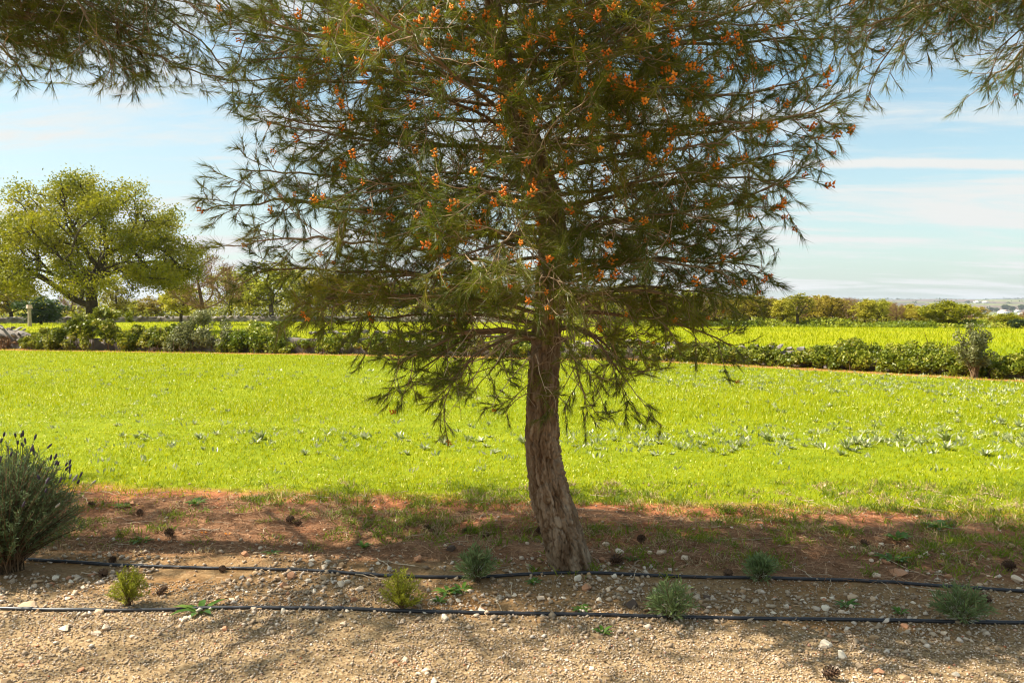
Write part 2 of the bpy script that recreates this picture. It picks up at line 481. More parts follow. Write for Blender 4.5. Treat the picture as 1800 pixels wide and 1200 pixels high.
def ground_material():
    m, t, out = newmat('ground_earth')
    geo = N(t, 'ShaderNodeNewGeometry')
    sp = N(t, 'ShaderNodeSeparateXYZ')
    t.links.new(geo.outputs['Position'], sp.inputs[0])
    x, y, z = sp.outputs
    P = geo.outputs['Position']
    u = M(t, 'ADD', y, M(t, 'MULTIPLY', x, 0.12))
    n1 = NOISE(t, P, 1.6, 4, 0.6)
    n2 = NOISE(t, P, 9.0, 4, 0.6)
    n3 = NOISE(t, P, 60.0, 3, 0.6)
    ue = M(t, 'ADD', u, M(t, 'ADD', M(t, 'MULTIPLY', M(t, 'SUBTRACT', n1, 0.5), 0.55), M(t, 'MULTIPLY', M(t, 'SUBTRACT', n2, 0.5), 0.22)))
    # gravel track
    vor = N(t, 'ShaderNodeTexVoronoi')
    vor.inputs['Scale'].default_value = 85.0
    t.links.new(P, vor.inputs['Vector'])
    grav = RAMP(t, vor.outputs['Color'], [(0.1, (0.17, 0.105, 0.05)), (0.5, (0.29, 0.195, 0.10)), (0.9, (0.42, 0.30, 0.17))])
    earth = RAMP(t, n2, [(0.3, (0.17, 0.085, 0.030)), (0.6, (0.33, 0.18, 0.07)), (0.8, (0.46, 0.29, 0.14))])
    track = MIX(t, SMOOTH(t, n1, 0.48, 0.66), grav, earth)
    c = MIX(t, SMOOTH(t, ue, 3.95, 4.2), grav, MIX(t, 0.5, track, earth))
    litter = RAMP(t, M(t, 'ADD', M(t, 'MULTIPLY', n3, 0.5), M(t, 'MULTIPLY', n2, 0.5)), [(0.32, (0.09, 0.042, 0.020)), (0.5, (0.23, 0.115, 0.057)), (0.68, (0.42, 0.23, 0.12))])
    c = MIX(t, SMOOTH(t, ue, 4.75, 5.0), c, litter)
    red = RAMP(t, M(t, 'ADD', M(t, 'MULTIPLY', n3, 0.4), M(t, 'MULTIPLY', n2, 0.6)), [(0.32, (0.25, 0.085, 0.035)), (0.6, (0.43, 0.17, 0.075)), (0.8, (0.55, 0.27, 0.13))])
    c = MIX(t, M(t, 'MULTIPLY', SMOOTH(t, n1, 0.48, 0.62), M(t, 'MULTIPLY', SMOOTH(t, ue, 5.1, 5.7), 0.8)), c, red)
    c = MIX(t, SMOOTH(t, ue, 6.1, 6.3), c, red)
    sward = RAMP(t, M(t, 'ADD', M(t, 'MULTIPLY', n2, 0.45), M(t, 'MULTIPLY', n1, 0.55)), [(0.3, (0.10, 0.14, 0.006)), (0.5, (0.18, 0.22, 0.006)), (0.7, (0.26, 0.27, 0.012))])
    c = MIX(t, SMOOTH(t, ue, 6.4, 6.8), c, sward)
    # bare soil strip along the foot of the hedged wall
    strip = 0.0
    for i in range(1, len(WALL) - 1):
        a, b = WALL[i], WALL[i + 1]
        L = float(np.hypot(*(b - a)))
        nx, ny = (b - a)[1] / L, -(b - a)[0] / L
        dd = M(t, 'ADD', M(t, 'MULTIPLY', M(t, 'SUBTRACT', x, float(a[0])), nx), M(t, 'MULTIPLY', M(t, 'SUBTRACT', y, float(a[1])), ny))
        al = M(t, 'ADD', M(t, 'MULTIPLY', M(t, 'SUBTRACT', x, float(a[0])), float((b - a)[0]) / L), M(t, 'MULTIPLY', M(t, 'SUBTRACT', y, float(a[1])), float((b - a)[1]) / L))
        dd = M(t, 'ADD', dd, M(t, 'MULTIPLY', M(t, 'SUBTRACT', n1, 0.5), 0.5))
        inside = M(t, 'MULTIPLY', M(t, 'GREATER_THAN', al, -0.2), M(t, 'LESS_THAN', al, L + 0.2))
        s = M(t, 'MULTIPLY', SMOOTH(t, M(t, 'ABSOLUTE', M(t, 'SUBTRACT', dd, 0.75)), 0.75, 0.45), inside)
        strip = s if i == 1 else M(t, 'MAXIMUM', strip, s)
    c = MIX(t, M(t, 'MULTIPLY', strip, 0.8), c, red)
    # second field, yellower, and the far country
    n4 = NOISE(t, P, 0.15, 3, 0.6)
    c = MIX(t, SMOOTH(t, y, 30.0, 36.0), c, RAMP(t, n4, [(0.35, (0.21, 0.24, 0.003)), (0.65, (0.30, 0.29, 0.006))]))
    mpn = N(t, 'ShaderNodeMapping')
    mpn.inputs['Scale'].default_value = (1.0, 0.55, 1.0)
    t.links.new(P, mpn.inputs[0])
    vf = N(t, 'ShaderNodeTexVoronoi')
    vf.inputs['Scale'].default_value = 1 / 210.0
    t.links.new(mpn.outputs[0], vf.inputs['Vector'])
    fields = RAMP(t, vf.outputs['Color'], [(0.0, (0.10, 0.105, 0.05)), (0.25, (0.17, 0.125, 0.10)), (0.45, (0.20, 0.20, 0.085)), (0.65, (0.13, 0.105, 0.085)), (0.85, (0.19, 0.21, 0.09))], 'CONSTANT')
    nf = NOISE(t, P, 0.02, 5, 0.7)
    fields = MIX(t, SMOOTH(t, nf, 0.5, 0.62), fields, (0.055, 0.065, 0.035))
    c = MIX(t, SMOOTH(t, y, 105.0, 135.0), c, fields)
    p = N(t, 'ShaderNodeBsdfPrincipled')
    t.links.new(c, p.inputs['Base Color'])
    p.inputs['Roughness'].default_value = 0.95
    p.inputs['Specular IOR Level'].default_value = 0.1
    bmp = N(t, 'ShaderNodeBump')
    bmp.inputs['Strength'].default_value = 1.0
    bmp.inputs['Distance'].default_value = 0.02
    t.links.new(M(t, 'ADD', M(t, 'MULTIPLY', n2, 0.5), M(t, 'MULTIPLY', n3, 0.5)), bmp.inputs['Height'])
    t.links.new(bmp.outputs[0], p.inputs['Normal'])
    t.links.new(p.outputs[0], out.inputs[0])
    return m


# ------------------------------------------------------------------ ground
def axis_pts(lo_far, lo, hi, hi_far, step, growth):
    mid = np.arange(lo, hi + step / 2, step)
    out, s, p = [], step, hi
    while p < hi_far:
        s *= growth
        p += s
        out.append(p)
    neg, s, p = [], step, lo
    while p > lo_far:
        s *= growth
        p -= s
        neg.append(p)
    return np.array(neg[::-1] + list(mid) + out)


gx = axis_pts(-7000, -4.2, 4.2, 7000, 0.065, 1.12)
gy = axis_pts(-400, 3.2, 7.2, 8500, 0.042, 1.10)
GX, GY = np.meshgrid(gx, gy)
GV = np.stack([GX, GY, H(GX, GY)], -1).reshape(-1, 3)
nxg = len(gx)
ii = (np.arange(len(gy) - 1)[:, None] * nxg + np.arange(nxg - 1)[None, :]).ravel()
ground = link('ground', make_mesh('ground', GV, np.stack([ii, ii + 1, ii + nxg + 1, ii + nxg], -1), None, True, [ground_material()]))
tag(ground, 'gravel verge, red earth and fields stretching to the hills', 'ground', None, 'structure')


def grid_scatter(rng, n, x0, x1, y0, y1):
    return rng.uniform(x0, x1, n), rng.uniform(y0, y1, n)


# gravel: too many stones to count
def pebbles(rng, x, y, size, flat=0.6, sink=0.25):
    n = len(x)
    k = 4
    a = (np.arange(k) / k * 2 * math.pi)[None, :] + rng.uniform(0, 6.28, (n, 1)) + rng.uniform(-0.35, 0.35, (n, k))
    r = rng.uniform(0.75, 1.15, (n, k))
    el = rng.uniform(0.6, 1.0, (n, 1))
    th = rng.uniform(0, 3.14, n)
    px_, py_ = np.cos(a) * r, np.sin(a) * r * el
    zr = rng.uniform(-0.25, 0.25, (n, k))
    ring = np.stack([px_, py_, zr], -1)
    top = np.stack([rng.uniform(-0.3, 0.3, n), rng.uniform(-0.3, 0.3, n), rng.uniform(0.75, 1.1, n)], -1)
    bot = np.stack([np.zeros(n), np.zeros(n), -np.ones(n)], -1)
    V = np.concatenate([ring, top[:, None], bot[:, None]], 1)
    V[..., 2] *= flat
    tx, ty = rng.normal(0, 0.25, (n, 1)), rng.normal(0, 0.25, (n, 1))
    V[..., 2] += V[..., 0] * tx + V[..., 1] * ty
    c, s = np.cos(th)[:, None], np.sin(th)[:, None]
    X = V[..., 0] * c - V[..., 1] * s
    Yv = V[..., 0] * s + V[..., 1] * c
    V = np.stack([X, Yv, V[..., 2]], -1) * size[:, None, None]
    V[..., 0] += x[:, None]
    V[..., 1] += y[:, None]
    V[..., 2] += (H(x, y) + size * flat * (1 - 2 * sink))[:, None]
    b = np.arange(n)[:, None] * (k + 2)
    F = []
    for i in range(k):
        j = (i + 1) % k
        F.append(b + np.array([[i, j, k]]))
        F.append(b + np.array([[j, i, k + 1]]))
    return V.reshape(-1, 3), np.concatenate(F), k + 2


rng = np.random.default_rng(3)
bag = Bag()
x, y = grid_scatter(rng, 112000, -3.8, 3.8, 2.6, 4.6)
u = U(x, y) + 0.25 * fbm(x * 1.5, y * 1.5, 7) + 0.08 * rng.normal(size=len(x))
dens = np.where(u < 3.95, 0.78, np.clip(0.78 - (u - 3.95) * 1.6, 0.22, 1))
keep = rng.random(len(x)) < dens * np.clip(1.0 + 0.6 * fbm(x * 2.5 + 5, y * 3.5, 3), 0.25, 1)
x, y = x[keep], y[keep]
V, F, k = pebbles(rng, x, y, rng.uniform(0.0036, 0.0074, len(x)) * np.where(rng.random(len(x)) < 0.06, 1.6, 1), 0.65, 0.12)
bag.add(V, F, np.repeat(rng.random(len(x)), k))
x, y = grid_scatter(rng, 26000, -4.2, 4.2, 3.6, 5.6)
u = U(x, y)
dens = np.interp(u, [3.7, 4.0, 4.5, 4.85, 5.0, 5.3], [0.05, 0.45, 0.62, 0.45, 0.12, 0.0])
keep = rng.random(len(x)) < dens * np.clip(0.75 + 1.1 * fbm(x * 1.6 + 2, y * 2.6, 9), 0.08, 1)
x, y = x[keep], y[keep]
V, F, k = pebbles(rng, x, y, np.clip(rng.lognormal(math.log(0.0105), 0.42, len(x)), 0.004, 0.024), 0.6, 0.15)
bag.add(V, F, np.repeat(np.clip(rng.random(len(x)) * 0.75 + 0.2, 0, 0.965), k))
x, y = grid_scatter(rng, 1500, -5, 5, 4.9, 7.2)
V, F, k = pebbles(rng, x, y, np.clip(rng.lognormal(math.log(0.008), 0.5, len(x)), 0.004, 0.02))
bag.add(V, F, np.repeat(rng.random(len(x)), k))
g = link('gravel', bag.mesh('gravel', MAT['gravel']))
tag(g, 'loose tan limestone gravel covering the track and pipe strip', 'gravel', None, 'stuff')

# fallen pine needles
x, y = grid_scatter(rng, 110000, -5.2, 5.2, 4.0, 7.3)
u = U(x, y)
dens = np.interp(u, [4.2, 4.7, 5.0, 6.0, 6.4, 6.7], [0.01, 0.10, 0.85, 0.8, 0.35, 0.0]) * np.clip(0.75 + fbm(x * 1.2, y * 3.0, 4), 0.08, 1)
keep = rng.random(len(x)) < dens
x, y = x[keep], y[keep]
n = len(x)
d = unit(np.stack([rng.normal(size=n), rng.normal(size=n), rng.normal(0, 0.22, n)], -1))
b = np.stack([x, y, H(x, y) + rng.uniform(0.002, 0.016, n)], -1)
V, F, k = blades(b, d, rng.uniform(0.05, 0.11, n), 0.0032, rng)
g = link('needle_litter', make_mesh('needle_litter', V, F, np.repeat(rng.random(n), k), False, [MAT['litter']]))
tag(g, 'brown carpet of fallen pine needles under the pines', 'litter', None, 'stuff')
bag = Bag()
for _ in range(260):
    x0, y0 = rng.uniform(-4.5, 4.5), rng.uniform(4.2, 6.9)
    L_ = rng.uniform(0.05, 0.28)
    a0 = rng.uniform(0, 6.28)
    q = np.linspace(0, 1, 6)[:, None] * L_
    pts = np.concatenate([x0 + q * math.cos(a0), y0 + q * math.sin(a0)], 1) + np.cumsum(rng.normal(0, 0.008, (6, 2)), 0)
    pts = np.concatenate([pts, (H(pts[:, 0], pts[:, 1]) + 0.006 + rng.uniform(0, 0.012, 6))[:, None]], 1)
    V, F = tube(pts, np.linspace(rng.uniform(0.002, 0.0045), 0.0015, 6), 4)
    bag.add(V, F, rng.random())
tag(link('twig_litter', bag.mesh('twig_litter', MAT['dead'])), 'small fallen twigs scattered over the needle litter', 'litter', None, 'stuff')


# ------------------------------------------------------------------ grass of the field
def grass_points(rng, n, y0, y1, xk, xm, pw):
    # density falls off with distance
    yy = (rng.random(n) * (y1 ** (2 - pw) - y0 ** (2 - pw)) + y0 ** (2 - pw)) ** (1 / (2 - pw))
    xx = rng.uniform(-1, 1, n) * (xk * yy + xm)
    return xx, yy


def wall_dist(x, y):
    best = np.full(np.shape(x), -1e9)
    for i in range(len(WALL) - 1):
        a, b = WALL[i], WALL[i + 1]
        L = np.hypot(*(b - a))
        nx, ny = (b - a)[1] / L, -(b - a)[0] / L
        al = ((x - a[0]) * (b - a)[0] + (y - a[1]) * (b - a)[1]) / L
        dd = (x - a[0]) * nx + (y - a[1]) * ny
        ok = (al >= -0.3) & (al <= L + 0.3)
        best = np.where(ok, np.maximum(best, dd), best)
    return best


bag = Bag()
x, y = grass_points(rng, 290000, 5.6, 33.0, 0.74, 1.2, 1.55)
u = U(x, y)
wd = wall_dist(x, y)
patch = fbm(x * 0.9, y * 0.9, 3.3)
edge = np.interp(u + 0.35 * fbm(x * 1.3, y * 1.3, 8.1) + 0.2 * patch, [6.1, 6.4, 6.6, 7.0], [0.0, 0.15, 0.75, 1.0])
keep = (rng.random(len(x)) < edge * np.interp(wd, [0.1, 0.3, 1.3, 1.7], [1, 0.3, 0.35, 1])) & (wd > -0.3)
x, y = x[keep], y[keep]
n = len(x)
sc = (y / 7.0) ** 0.75
hmod = 1 + 0.35 * fbm(x * 0.55, y * 0.55, 1.1)
d = unit(np.stack([rng.normal(0.12, 0.42, n), rng.normal(0, 0.42, n), np.ones(n)], -1))
b = np.stack([x, y, H(x, y) - 0.004], -1)
tone = np.clip(rng.random(n) * 0.62 + 0.22 * (0.5 + 0.5 * fbm(x * 0.35, y * 0.35, 6.6)) + 0.07 + np.where(rng.random(n) < 0.08, 0.6, 0) - np.where(rng.random(n) < 0.10, 0.35, 0), 0, 1)  # random share of pale blades: white glints painted into the grass tone
near = y < 11
V, F, k = blades(b[near], d[near], (rng.uniform(0.03, 0.07, n) * hmod)[near], (0.0048 * sc)[near], rng, 0.9)
bag.add(V, F, np.repeat(tone[near], k))
fr = ~near
V, F, k = blades(b[fr], d[fr], (rng.uniform(0.04, 0.085, n) * hmod)[fr], (0.0062 * sc)[fr], rng)
bag.add(V, F, np.repeat(tone[fr], k))
# field beyond the wall
x, y = grass_points(rng, 60000, 20.0, 90.0, 0.72, 2.0, 1.6)
wd = wall_dist(x, y)
keep = wd < -0.8
x, y = x[keep], y[keep]
n = len(x)
d = unit(np.stack([rng.normal(0, 0.4, n), rng.normal(0, 0.4, n), np.ones(n)], -1))
V, F, k = blades(np.stack([x, y, H(x, y)], -1), d, rng.uniform(0.12, 0.24, n), 0.028 * (y / 30) ** 0.6, rng)
bag.add(V, F, np.repeat(np.clip(rng.random(n) * 0.5 + 0.16, 0, 0.9), k))
g = link('field_grass', bag.mesh('field_grass', MAT['grass']))
tag(g, 'bright yellow green young grass covering the fields', 'grass', None, 'stuff')

# grass tufts on the litter strip
bag, dry = Bag(), Bag()
cx, cy = grid_scatter(rng, 9000, -5, 5, 4.6, 7.2)
u = U(cx, cy)
pr = np.interp(u, [4.6, 5.0, 5.6, 6.3, 7.0], [0.02, 0.10, 0.42, 0.50, 0.2]) * np.clip(0.5 + 0.9 * fbm(cx * 1.1 + 4, cy * 2.0, 2) + 0.10 * cx, 0.04, 1)
keep = rng.random(len(cx)) < pr
cx, cy = cx[keep], cy[keep]
for i in range(len(cx)):
    q = rng.integers(8, 34)
    s = rng.uniform(0.02, 0.06)
    bx_, by_ = cx[i] + rng.normal(0, s, q), cy[i] + rng.normal(0, s, q)
    d = unit(np.stack([rng.normal(0, 0.7, q), rng.normal(0, 0.7, q), np.ones(q)], -1))
    V, F, k = blades(np.stack([bx_, by_, H(bx_, by_) - 0.003], -1), d, rng.uniform(0.03, 0.11, q), 0.0052, rng, 1.0)
    (dry if rng.random() < 0.22 else bag).add(V, F, np.repeat(rng.random(q) * 0.6 + rng.random() * 0.4, k))
tag(link('grass_tuft_cover', bag.mesh('grass_tufts', MAT['tuft'])), 'scattered green grass tufts growing through the needle litter', 'grass', None, 'stuff')
tag(link('dry_grass_cover', dry.mesh('dry_grass', MAT['drygrass'])), 'wisps of straw coloured dry grass among the litter', 'grass', None, 'stuff')


# ------------------------------------------------------------------ pines
def bezier(p0, p1, p2, n):
    t = np.linspace(0, 1, n)[:, None]
    return (1 - t) ** 2 * p0 + 2 * t * (1 - t) * p1 + t * t * p2


def wander(rng, p0, d0, L, n, grav, wob, lift=0.0):
    pts = [p0]
    d = unit(d0)
    p = p0
    for i in range(n):
        t = i / n
        d = unit(d + rng.normal(size=3) * wob + np.array([0, 0, -grav * (1 - t) + lift * t]) / n)
        p = p + d * (L / n)
        pts.append(p)
    return np.array(pts)


def trunk_mesh(name, path, rads, sides, rows, rng, depth, mat, base_flare=0.25):
    path, rads = np.asarray(path, float), np.asarray(rads, float)
    s_key = np.concatenate([[0], np.cumsum(np.linalg.norm(np.diff(path, axis=0), axis=1))])
    hi = min(0.46, 2.35 / s_key[-1])
    n_lo = int(rows * 0.72)
    s = np.concatenate([np.linspace(0, hi, n_lo, endpoint=False), np.linspace(hi, 1, rows - n_lo)]) * s_key[-1]
    # smooth interpolation
    su = np.linspace(0, s_key[-1], 400)
    ker = np.hanning(45)
    ker /= ker.sum()
    h = 22
    C = np.zeros((rows, 3))
    for q in range(3):
        cu = np.interp(su, s_key, path[:, q])
        pad = np.concatenate([2 * cu[0] - cu[1:h + 1][::-1], cu, 2 * cu[-1] - cu[-h - 1:-1][::-1]])
        C[:, q] = np.interp(s, su, np.convolve(pad, ker, 'valid'))
    r = np.interp(s, s_key, rads)
    r = r * (1 + base_flare * np.exp(-s / 0.12))
    T = unit(np.gradient(C, axis=0))
    A = unit(np.cross(T, np.array([0, 1.0, 0.0])))
    B = np.cross(T, A)
    a = np.arange(sides) * 2 * math.pi / sides
    SS, AA = np.meshgrid(s, a, indexing='ij')
    RR = r[:, None] * np.ones_like(AA)
    wx = np.cos(AA) * RR
    wy = np.sin(AA) * RR
    warp = 0.030 * fbm(wx * 14, wy * 14, SS * 8)
    # fissured plates: tall cells round the trunk
    rm = 0.10
    cols, cw, chh = 27, 2 * math.pi / 27, 0.145
    nrow = int(s_key[-1] / chh) + 3
    ja = rng.uniform(0.1, 0.9, (nrow, cols))
    js = rng.uniform(0.05, 0.95, (nrow, cols))
    tint = rng.random((nrow, cols))
    qa = AA / cw + warp * 20
    qs = (SS + 0.03 * fbm(wx * 8 + 3, wy * 8, SS * 5)) / chh + 1
    f1 = np.full(AA.shape, 9.0)
    f2 = np.full(AA.shape, 9.0)
    tn = np.zeros(AA.shape)
    ia, is_ = np.floor(qa), np.floor(qs)
    for da in (-1, 0, 1):
        for ds in (-1, 0, 1):
            ca, cs = (ia + da), np.clip(is_ + ds, 0, nrow - 1)
            m_a, m_s = ca.astype(int) % cols, cs.astype(int)
            dist = np.hypot(ca + ja[m_s, m_a] - qa, (cs + js[m_s, m_a] - qs) * 0.8)
            nf1 = dist < f1
            f2 = np.where(nf1, f1, np.minimum(f2, dist))
            tn = np.where(nf1, tint[m_s, m_a], tn)
            f1 = np.minimum(f1, dist)
    g1 = np.clip(1 - np.abs(fbm(wx * 30, wy * 30, SS * 7.5, 3)) * 4.2, 0, 1)
    g2 = np.clip(1 - np.abs(fbm(wx * 20 + 7, wy * 20, SS * 17.0, 2)) * 6.0, 0, 1)
    edge = np.clip((f2 - f1) / 0.15, 0, 1)
    plate = 0.75 - 0.95 * g1 - 0.40 * g2 - 0.35 * (1 - edge) + 0.35 * (tn - 0.5)
    fine = 0.22 * fbm(wx * 60, wy * 60, SS * 30, 2)
    RR = RR + depth * (plate - 0.45 + fine) * np.clip(RR / 0.09, 0.15, 1.2) + 0.010 * fbm(wx * 9, wy * 9, SS * 2.0)
    V = C[:, None, :] + RR[..., None] * (np.cos(AA)[..., None] * A[:, None, :] + np.sin(AA)[..., None] * B[:, None, :])
    V = V.reshape(-1, 3)
    i = np.arange(rows - 1)[:, None] * sides
    j = np.arange(sides)[None, :]
    kk = ((np.arange(sides) + 1) % sides)[None, :]
    F = np.stack([i + j, i + kk, i + sides + kk, i + sides + j], -1).reshape(-1, 4)
    me = make_mesh(name, V, F, tn.ravel(), True, [mat])
    return me, (s, C, r)


def needle_mesh(name, rng, P, D, size, K, mat, tone):
    T_ = len(P)
    n = T_ * K
    ax = np.repeat(D, K, 0)
    sz = np.repeat(size, K)
    off = rng.random(n) ** 0.8
    base = np.repeat(P, K, 0) - ax * (off * 0.10 * sz)[:, None]
    ang = np.radians(rng.uniform(8, 58, n)) * (0.55 + 0.6 * off)
    d = unit(ax * np.cos(ang)[:, None] + perp(ax, rng) * np.sin(ang)[:, None])
    d = unit(d + np.array([0, 0, -0.10]) + 0.06 * rng.normal(size=(n, 3)))
    V, F, k = blades(base, d, rng.uniform(0.055, 0.105, n) * sz, 0.0026, rng)
    t = np.clip(np.repeat(tone, K) * 0.6 + rng.random(n) * 0.4, 0, 1)
    return make_mesh(name, V, F, np.repeat(t, k), False, [mat])


def grow_pine(seed, path, rads, limbs, K=46, sec_gap=0.060, ter_gap=0.052, dead=90, bark_rows=400, bark_sides=170, dz0=1.35):
    """limbs: list of (start, ctrl, end, base radius).  Everything in coordinates local to the trunk foot."""
    rng = np.random.default_rng(seed)
    tmesh, (s, C, r) = trunk_mesh('pine_trunk', path, rads, bark_sides, bark_rows, rng, 0.021, MAT['bark'], 0.16)
    wood, dtw = Bag(), Bag()
    tp, td, tsz = [], [], []

    def tuft(p, d, sz=1.0):
        tp.append(p)
        td.append(d)
        tsz.append(sz)

    for (p0, p1, p2, r0) in limbs:
        L = np.linalg.norm(p1 - p0) + np.linalg.norm(p2 - p1)
        n = max(8, int(L / 0.09))
        pts = bezier(p0, p1, p2, n)
        wig = np.cumsum(np.cumsum(rng.normal(0, 0.010, (n, 3)), 0) * 0.45 + rng.normal(0, 0.012, (n, 3)), 0)
        pts = pts + (wig - wig[-1] * np.linspace(0, 1, n)[:, None]) * np.linspace(0.3, 1, n)[:, None]
        rr = np.linspace(r0, 0.0035, n) ** 1.0
        V, F = tube(pts, rr, 6)
        wood.add(V, F, rng.random() * 0.5)
        cum = np.concatenate([[0], np.cumsum(np.linalg.norm(np.diff(pts, axis=0), axis=1))])
        T = unit(np.gradient(pts, axis=0))
        tuft(pts[-1], T[-1], 1.1)
        side = 1
        q = L * rng.uniform(0.16, 0.26)
        while q < L * 0.98:
            t = q / L
            p = np.array([np.interp(q, cum, pts[:, c]) for c in range(3)])
            dT = unit(np.array([np.interp(q, cum, T[:, c]) for c in range(3)]))
            lat = unit(np.cross(dT, np.array([0, 0, 1.0]))) * side
            side = -side
            d0 = unit(dT * rng.uniform(0.35, 0.9) + lat * rng.uniform(0.5, 1.0) + np.array([0, 0, rng.normal(-0.05, 0.6)]))
            l2 = (0.26 + 0.60 * (1 - t) * min(1.0, L / 1.4)) * rng.uniform(0.6, 1.15)
            n2 = 7
            inner = t < 0.34 and rng.random() < 0.55
            sp = wander(rng, p, d0, l2, n2, rng.uniform(0.1, 0.9), 0.13, rng.uniform(0.2, 1.0))
            if inner:
                # bare dead branchlets near the trunk
                V, F = tube(sp, np.linspace(0.0042, 0.0012, n2 + 1), 4)
                dtw.add(V, F, rng.random())
                for _ in range(rng.integers(2, 5)):
                    i0 = rng.integers(2, n2)
                    s2 = wander(rng, sp[i0], unit(sp[i0] - sp[i0 - 1] + 0.8 * rng.normal(size=3)), rng.uniform(0.1, 0.3), 6, rng.uniform(0.2, 1.6), 0.25)
                    V, F = tube(s2, np.linspace(0.0026, 0.0008, 7), 3)
                    dtw.add(V, F, rng.random())
            else:
                V, F = tube(sp, np.linspace(max(0.0035, 0.35 * r0 * (1 - t)), 0.0022, n2 + 1), 3)
                wood.add(V, F, 0.3 + rng.random() * 0.7)
                tuft(sp[-1], unit(sp[-1] - sp[-2]), 1.05)
                w = l2 * rng.uniform(0.25, 0.4)
                while w < l2 * 0.97:
                    f = w / l2 * n2
                    i0 = int(f)
                    p3 = sp[i0] + (sp[i0 + 1] - sp[i0]) * (f - i0)
                    dd = unit(sp[i0 + 1] - sp[i0])
                    d3 = unit(dd * 0.8 + perp(dd[None], rng)[0] * rng.uniform(0.5, 1.0) + np.array([0, 0, 0.1]))
                    l3 = rng.uniform(0.06, 0.20) * (1.15 - 0.5 * w / l2)
                    s3 = wander(rng, p3, d3, l3, 4, rng.uniform(-0.1, 0.5), 0.14, 0.5)
                    V, F = tube(s3[::2], np.linspace(0.0026, 0.0016, 3), 3)
                    wood.add(V, F, 0.4 + rng.random() * 0.6)
                    tuft(s3[-1], unit(s3[-1] - s3[-2]), rng.uniform(0.75, 1.05))
                    w += ter_gap * rng.uniform(0.7, 1.5)
            q += sec_gap * rng.uniform(0.65, 1.4)
    # dead twigs hanging round the trunk
    for _ in range(dead):
        i0 = int(np.clip(np.searchsorted(C[:, 2], rng.uniform(dz0, dz0 + 1.6)), 5, len(C) - 6))
        az = rng.uniform(0, 6.28)
        o = np.array([math.cos(az), math.sin(az), 0])
        p = C[i0] + o * r[i0] * 0.8
        l2 = rng.uniform(0.2, 0.7)
        sp = wander(rng, p, unit(o + np.array([0, 0, rng.normal(0.0, 0.35)])), l2, 9, rng.uniform(0.0, 1.1), 0.2, rng.uniform(-0.6, 0.6))
        V, F = tube(sp, np.linspace(0.0075 if l2 > 0.5 else 0.005, 0.0014, 10), 4)
        dtw.add(V, F, rng.random())
        for _ in range(rng.integers(2, 6)):
            i1 = rng.integers(3, 9)
            s2 = wander(rng, sp[i1], unit(sp[i1] - sp[i1 - 1] + 0.9 * rng.normal(size=3)), rng.uniform(0.12, 0.4), 7, rng.uniform(0.2, 2.0), 0.28)
            V, F = tube(s2, np.linspace(0.0032, 0.0009, 8), 3)
            dtw.add(V, F, rng.random())
    tp, td, tsz = np.array(tp), np.array(td), np.array(tsz)
    tone = np.clip(0.5 + 0.5 * fbm(tp[:, 0] * 2.2, tp[:, 1] * 2.2, tp[:, 2] * 2.2 + 9) + rng.normal(0, 0.12, len(tp)), 0, 1)
    crown = needle_mesh('pine_crown', rng, tp, td, tsz, K, MAT['needle'], tone)
    return tmesh, wood.mesh('pine_branches', MAT['limb'], True), dtw.mesh('pine_dead_twigs', MAT['dead'], True), crown, (tp, td), (s, C, r)


# pollen cone cluster: little buds packed round a shoot
def pollen_mesh(seed):
    rng = np.random.default_rng(seed)
    bag = Bag()
    for i in range(9):
        z = 0.003 + 0.026 * (i // 3) / 2.0 + rng.uniform(-0.002, 0.002)
        a = i * 2.4 + rng.uniform(-0.3, 0.3)
        o = unit(np.array([math.cos(a), math.sin(a), 0.65]))
        c = np.array([math.cos(a), math.sin(a), 0]) * 0.0075 + np.array([0, 0, z])
        A = unit(np.cross(o, [0.3, 0.2, 1]))
        B = np.cross(o, A)
        w, l = 0.0062, rng.uniform(0.010, 0.014)
        V = [c - o * 0.004, c + A * w, c + B * w, c - A * w, c - B * w, c + o * l]
        F = [[0, 2, 1], [0, 3, 2], [0, 4, 3], [0, 1, 4], [5, 1, 2], [5, 2, 3], [5, 3, 4], [5, 4, 1]]
        bag.add(np.array(V), np.array(F), rng.random())
    return bag.mesh('pollen_cone', MAT['pollen'], True)


def cone_mesh(seed, open_=1.0):
    rng = np.random.default_rng(seed)
    bag = Bag()
    nsc = 64
    for i in range(nsc):
        t = i / nsc
        z = 0.066 * t
        prof = 0.024 * math.sin(math.pi * (0.16 + 0.80 * t)) ** 0.8
        a = i * 2.39996
        o = np.array([math.cos(a), math.sin(a), 0])
        up = np.array([0, 0, 1.0])
        tilt = open_ * (0.9 - 1.1 * t)
        d = unit(o * (0.7 + 0.4 * tilt) + up * (0.9 * t + 0.15))
        sdir = np.cross(up, o)
        b = o * prof * 0.45 + up * z
        tip = b + d * prof * (0.75 + 0.3 * open_)
        w = 0.0085 * (1 - 0.45 * t)
        nrm = unit(np.cross(sdir, d))
        V = np.array([b - sdir * w * 0.4, b + sdir * w * 0.4, tip + sdir * w * 0.6, tip - sdir * w * 0.6, tip + d * 0.004, tip + nrm * 0.0035])
        F = np.array([[0, 1, 2], [0, 2, 3], [3, 2, 5], [2, 4, 5], [4, 3, 5], [3, 4, 2]])
        bag.add(V, F, rng.random() * 0.5 + 0.25)
    V, F = tube(np.array([[0, 0, 0.001], [0, 0, 0.02], [0, 0, 0.045], [0, 0, 0.064]]), [0.010, 0.016, 0.014, 0.003], 8)
    bag.add(V, F, 0.1)
    return bag.mesh('pine_cone', MAT['cone'])


POLLEN = [pollen_mesh(s) for s in (1, 2, 3)]
CONE_OPEN, CONE_SHUT = cone_mesh(5, 1.0), cone_mesh(6, 0.25)

base = gp(1002, 990)
BY = base[1]


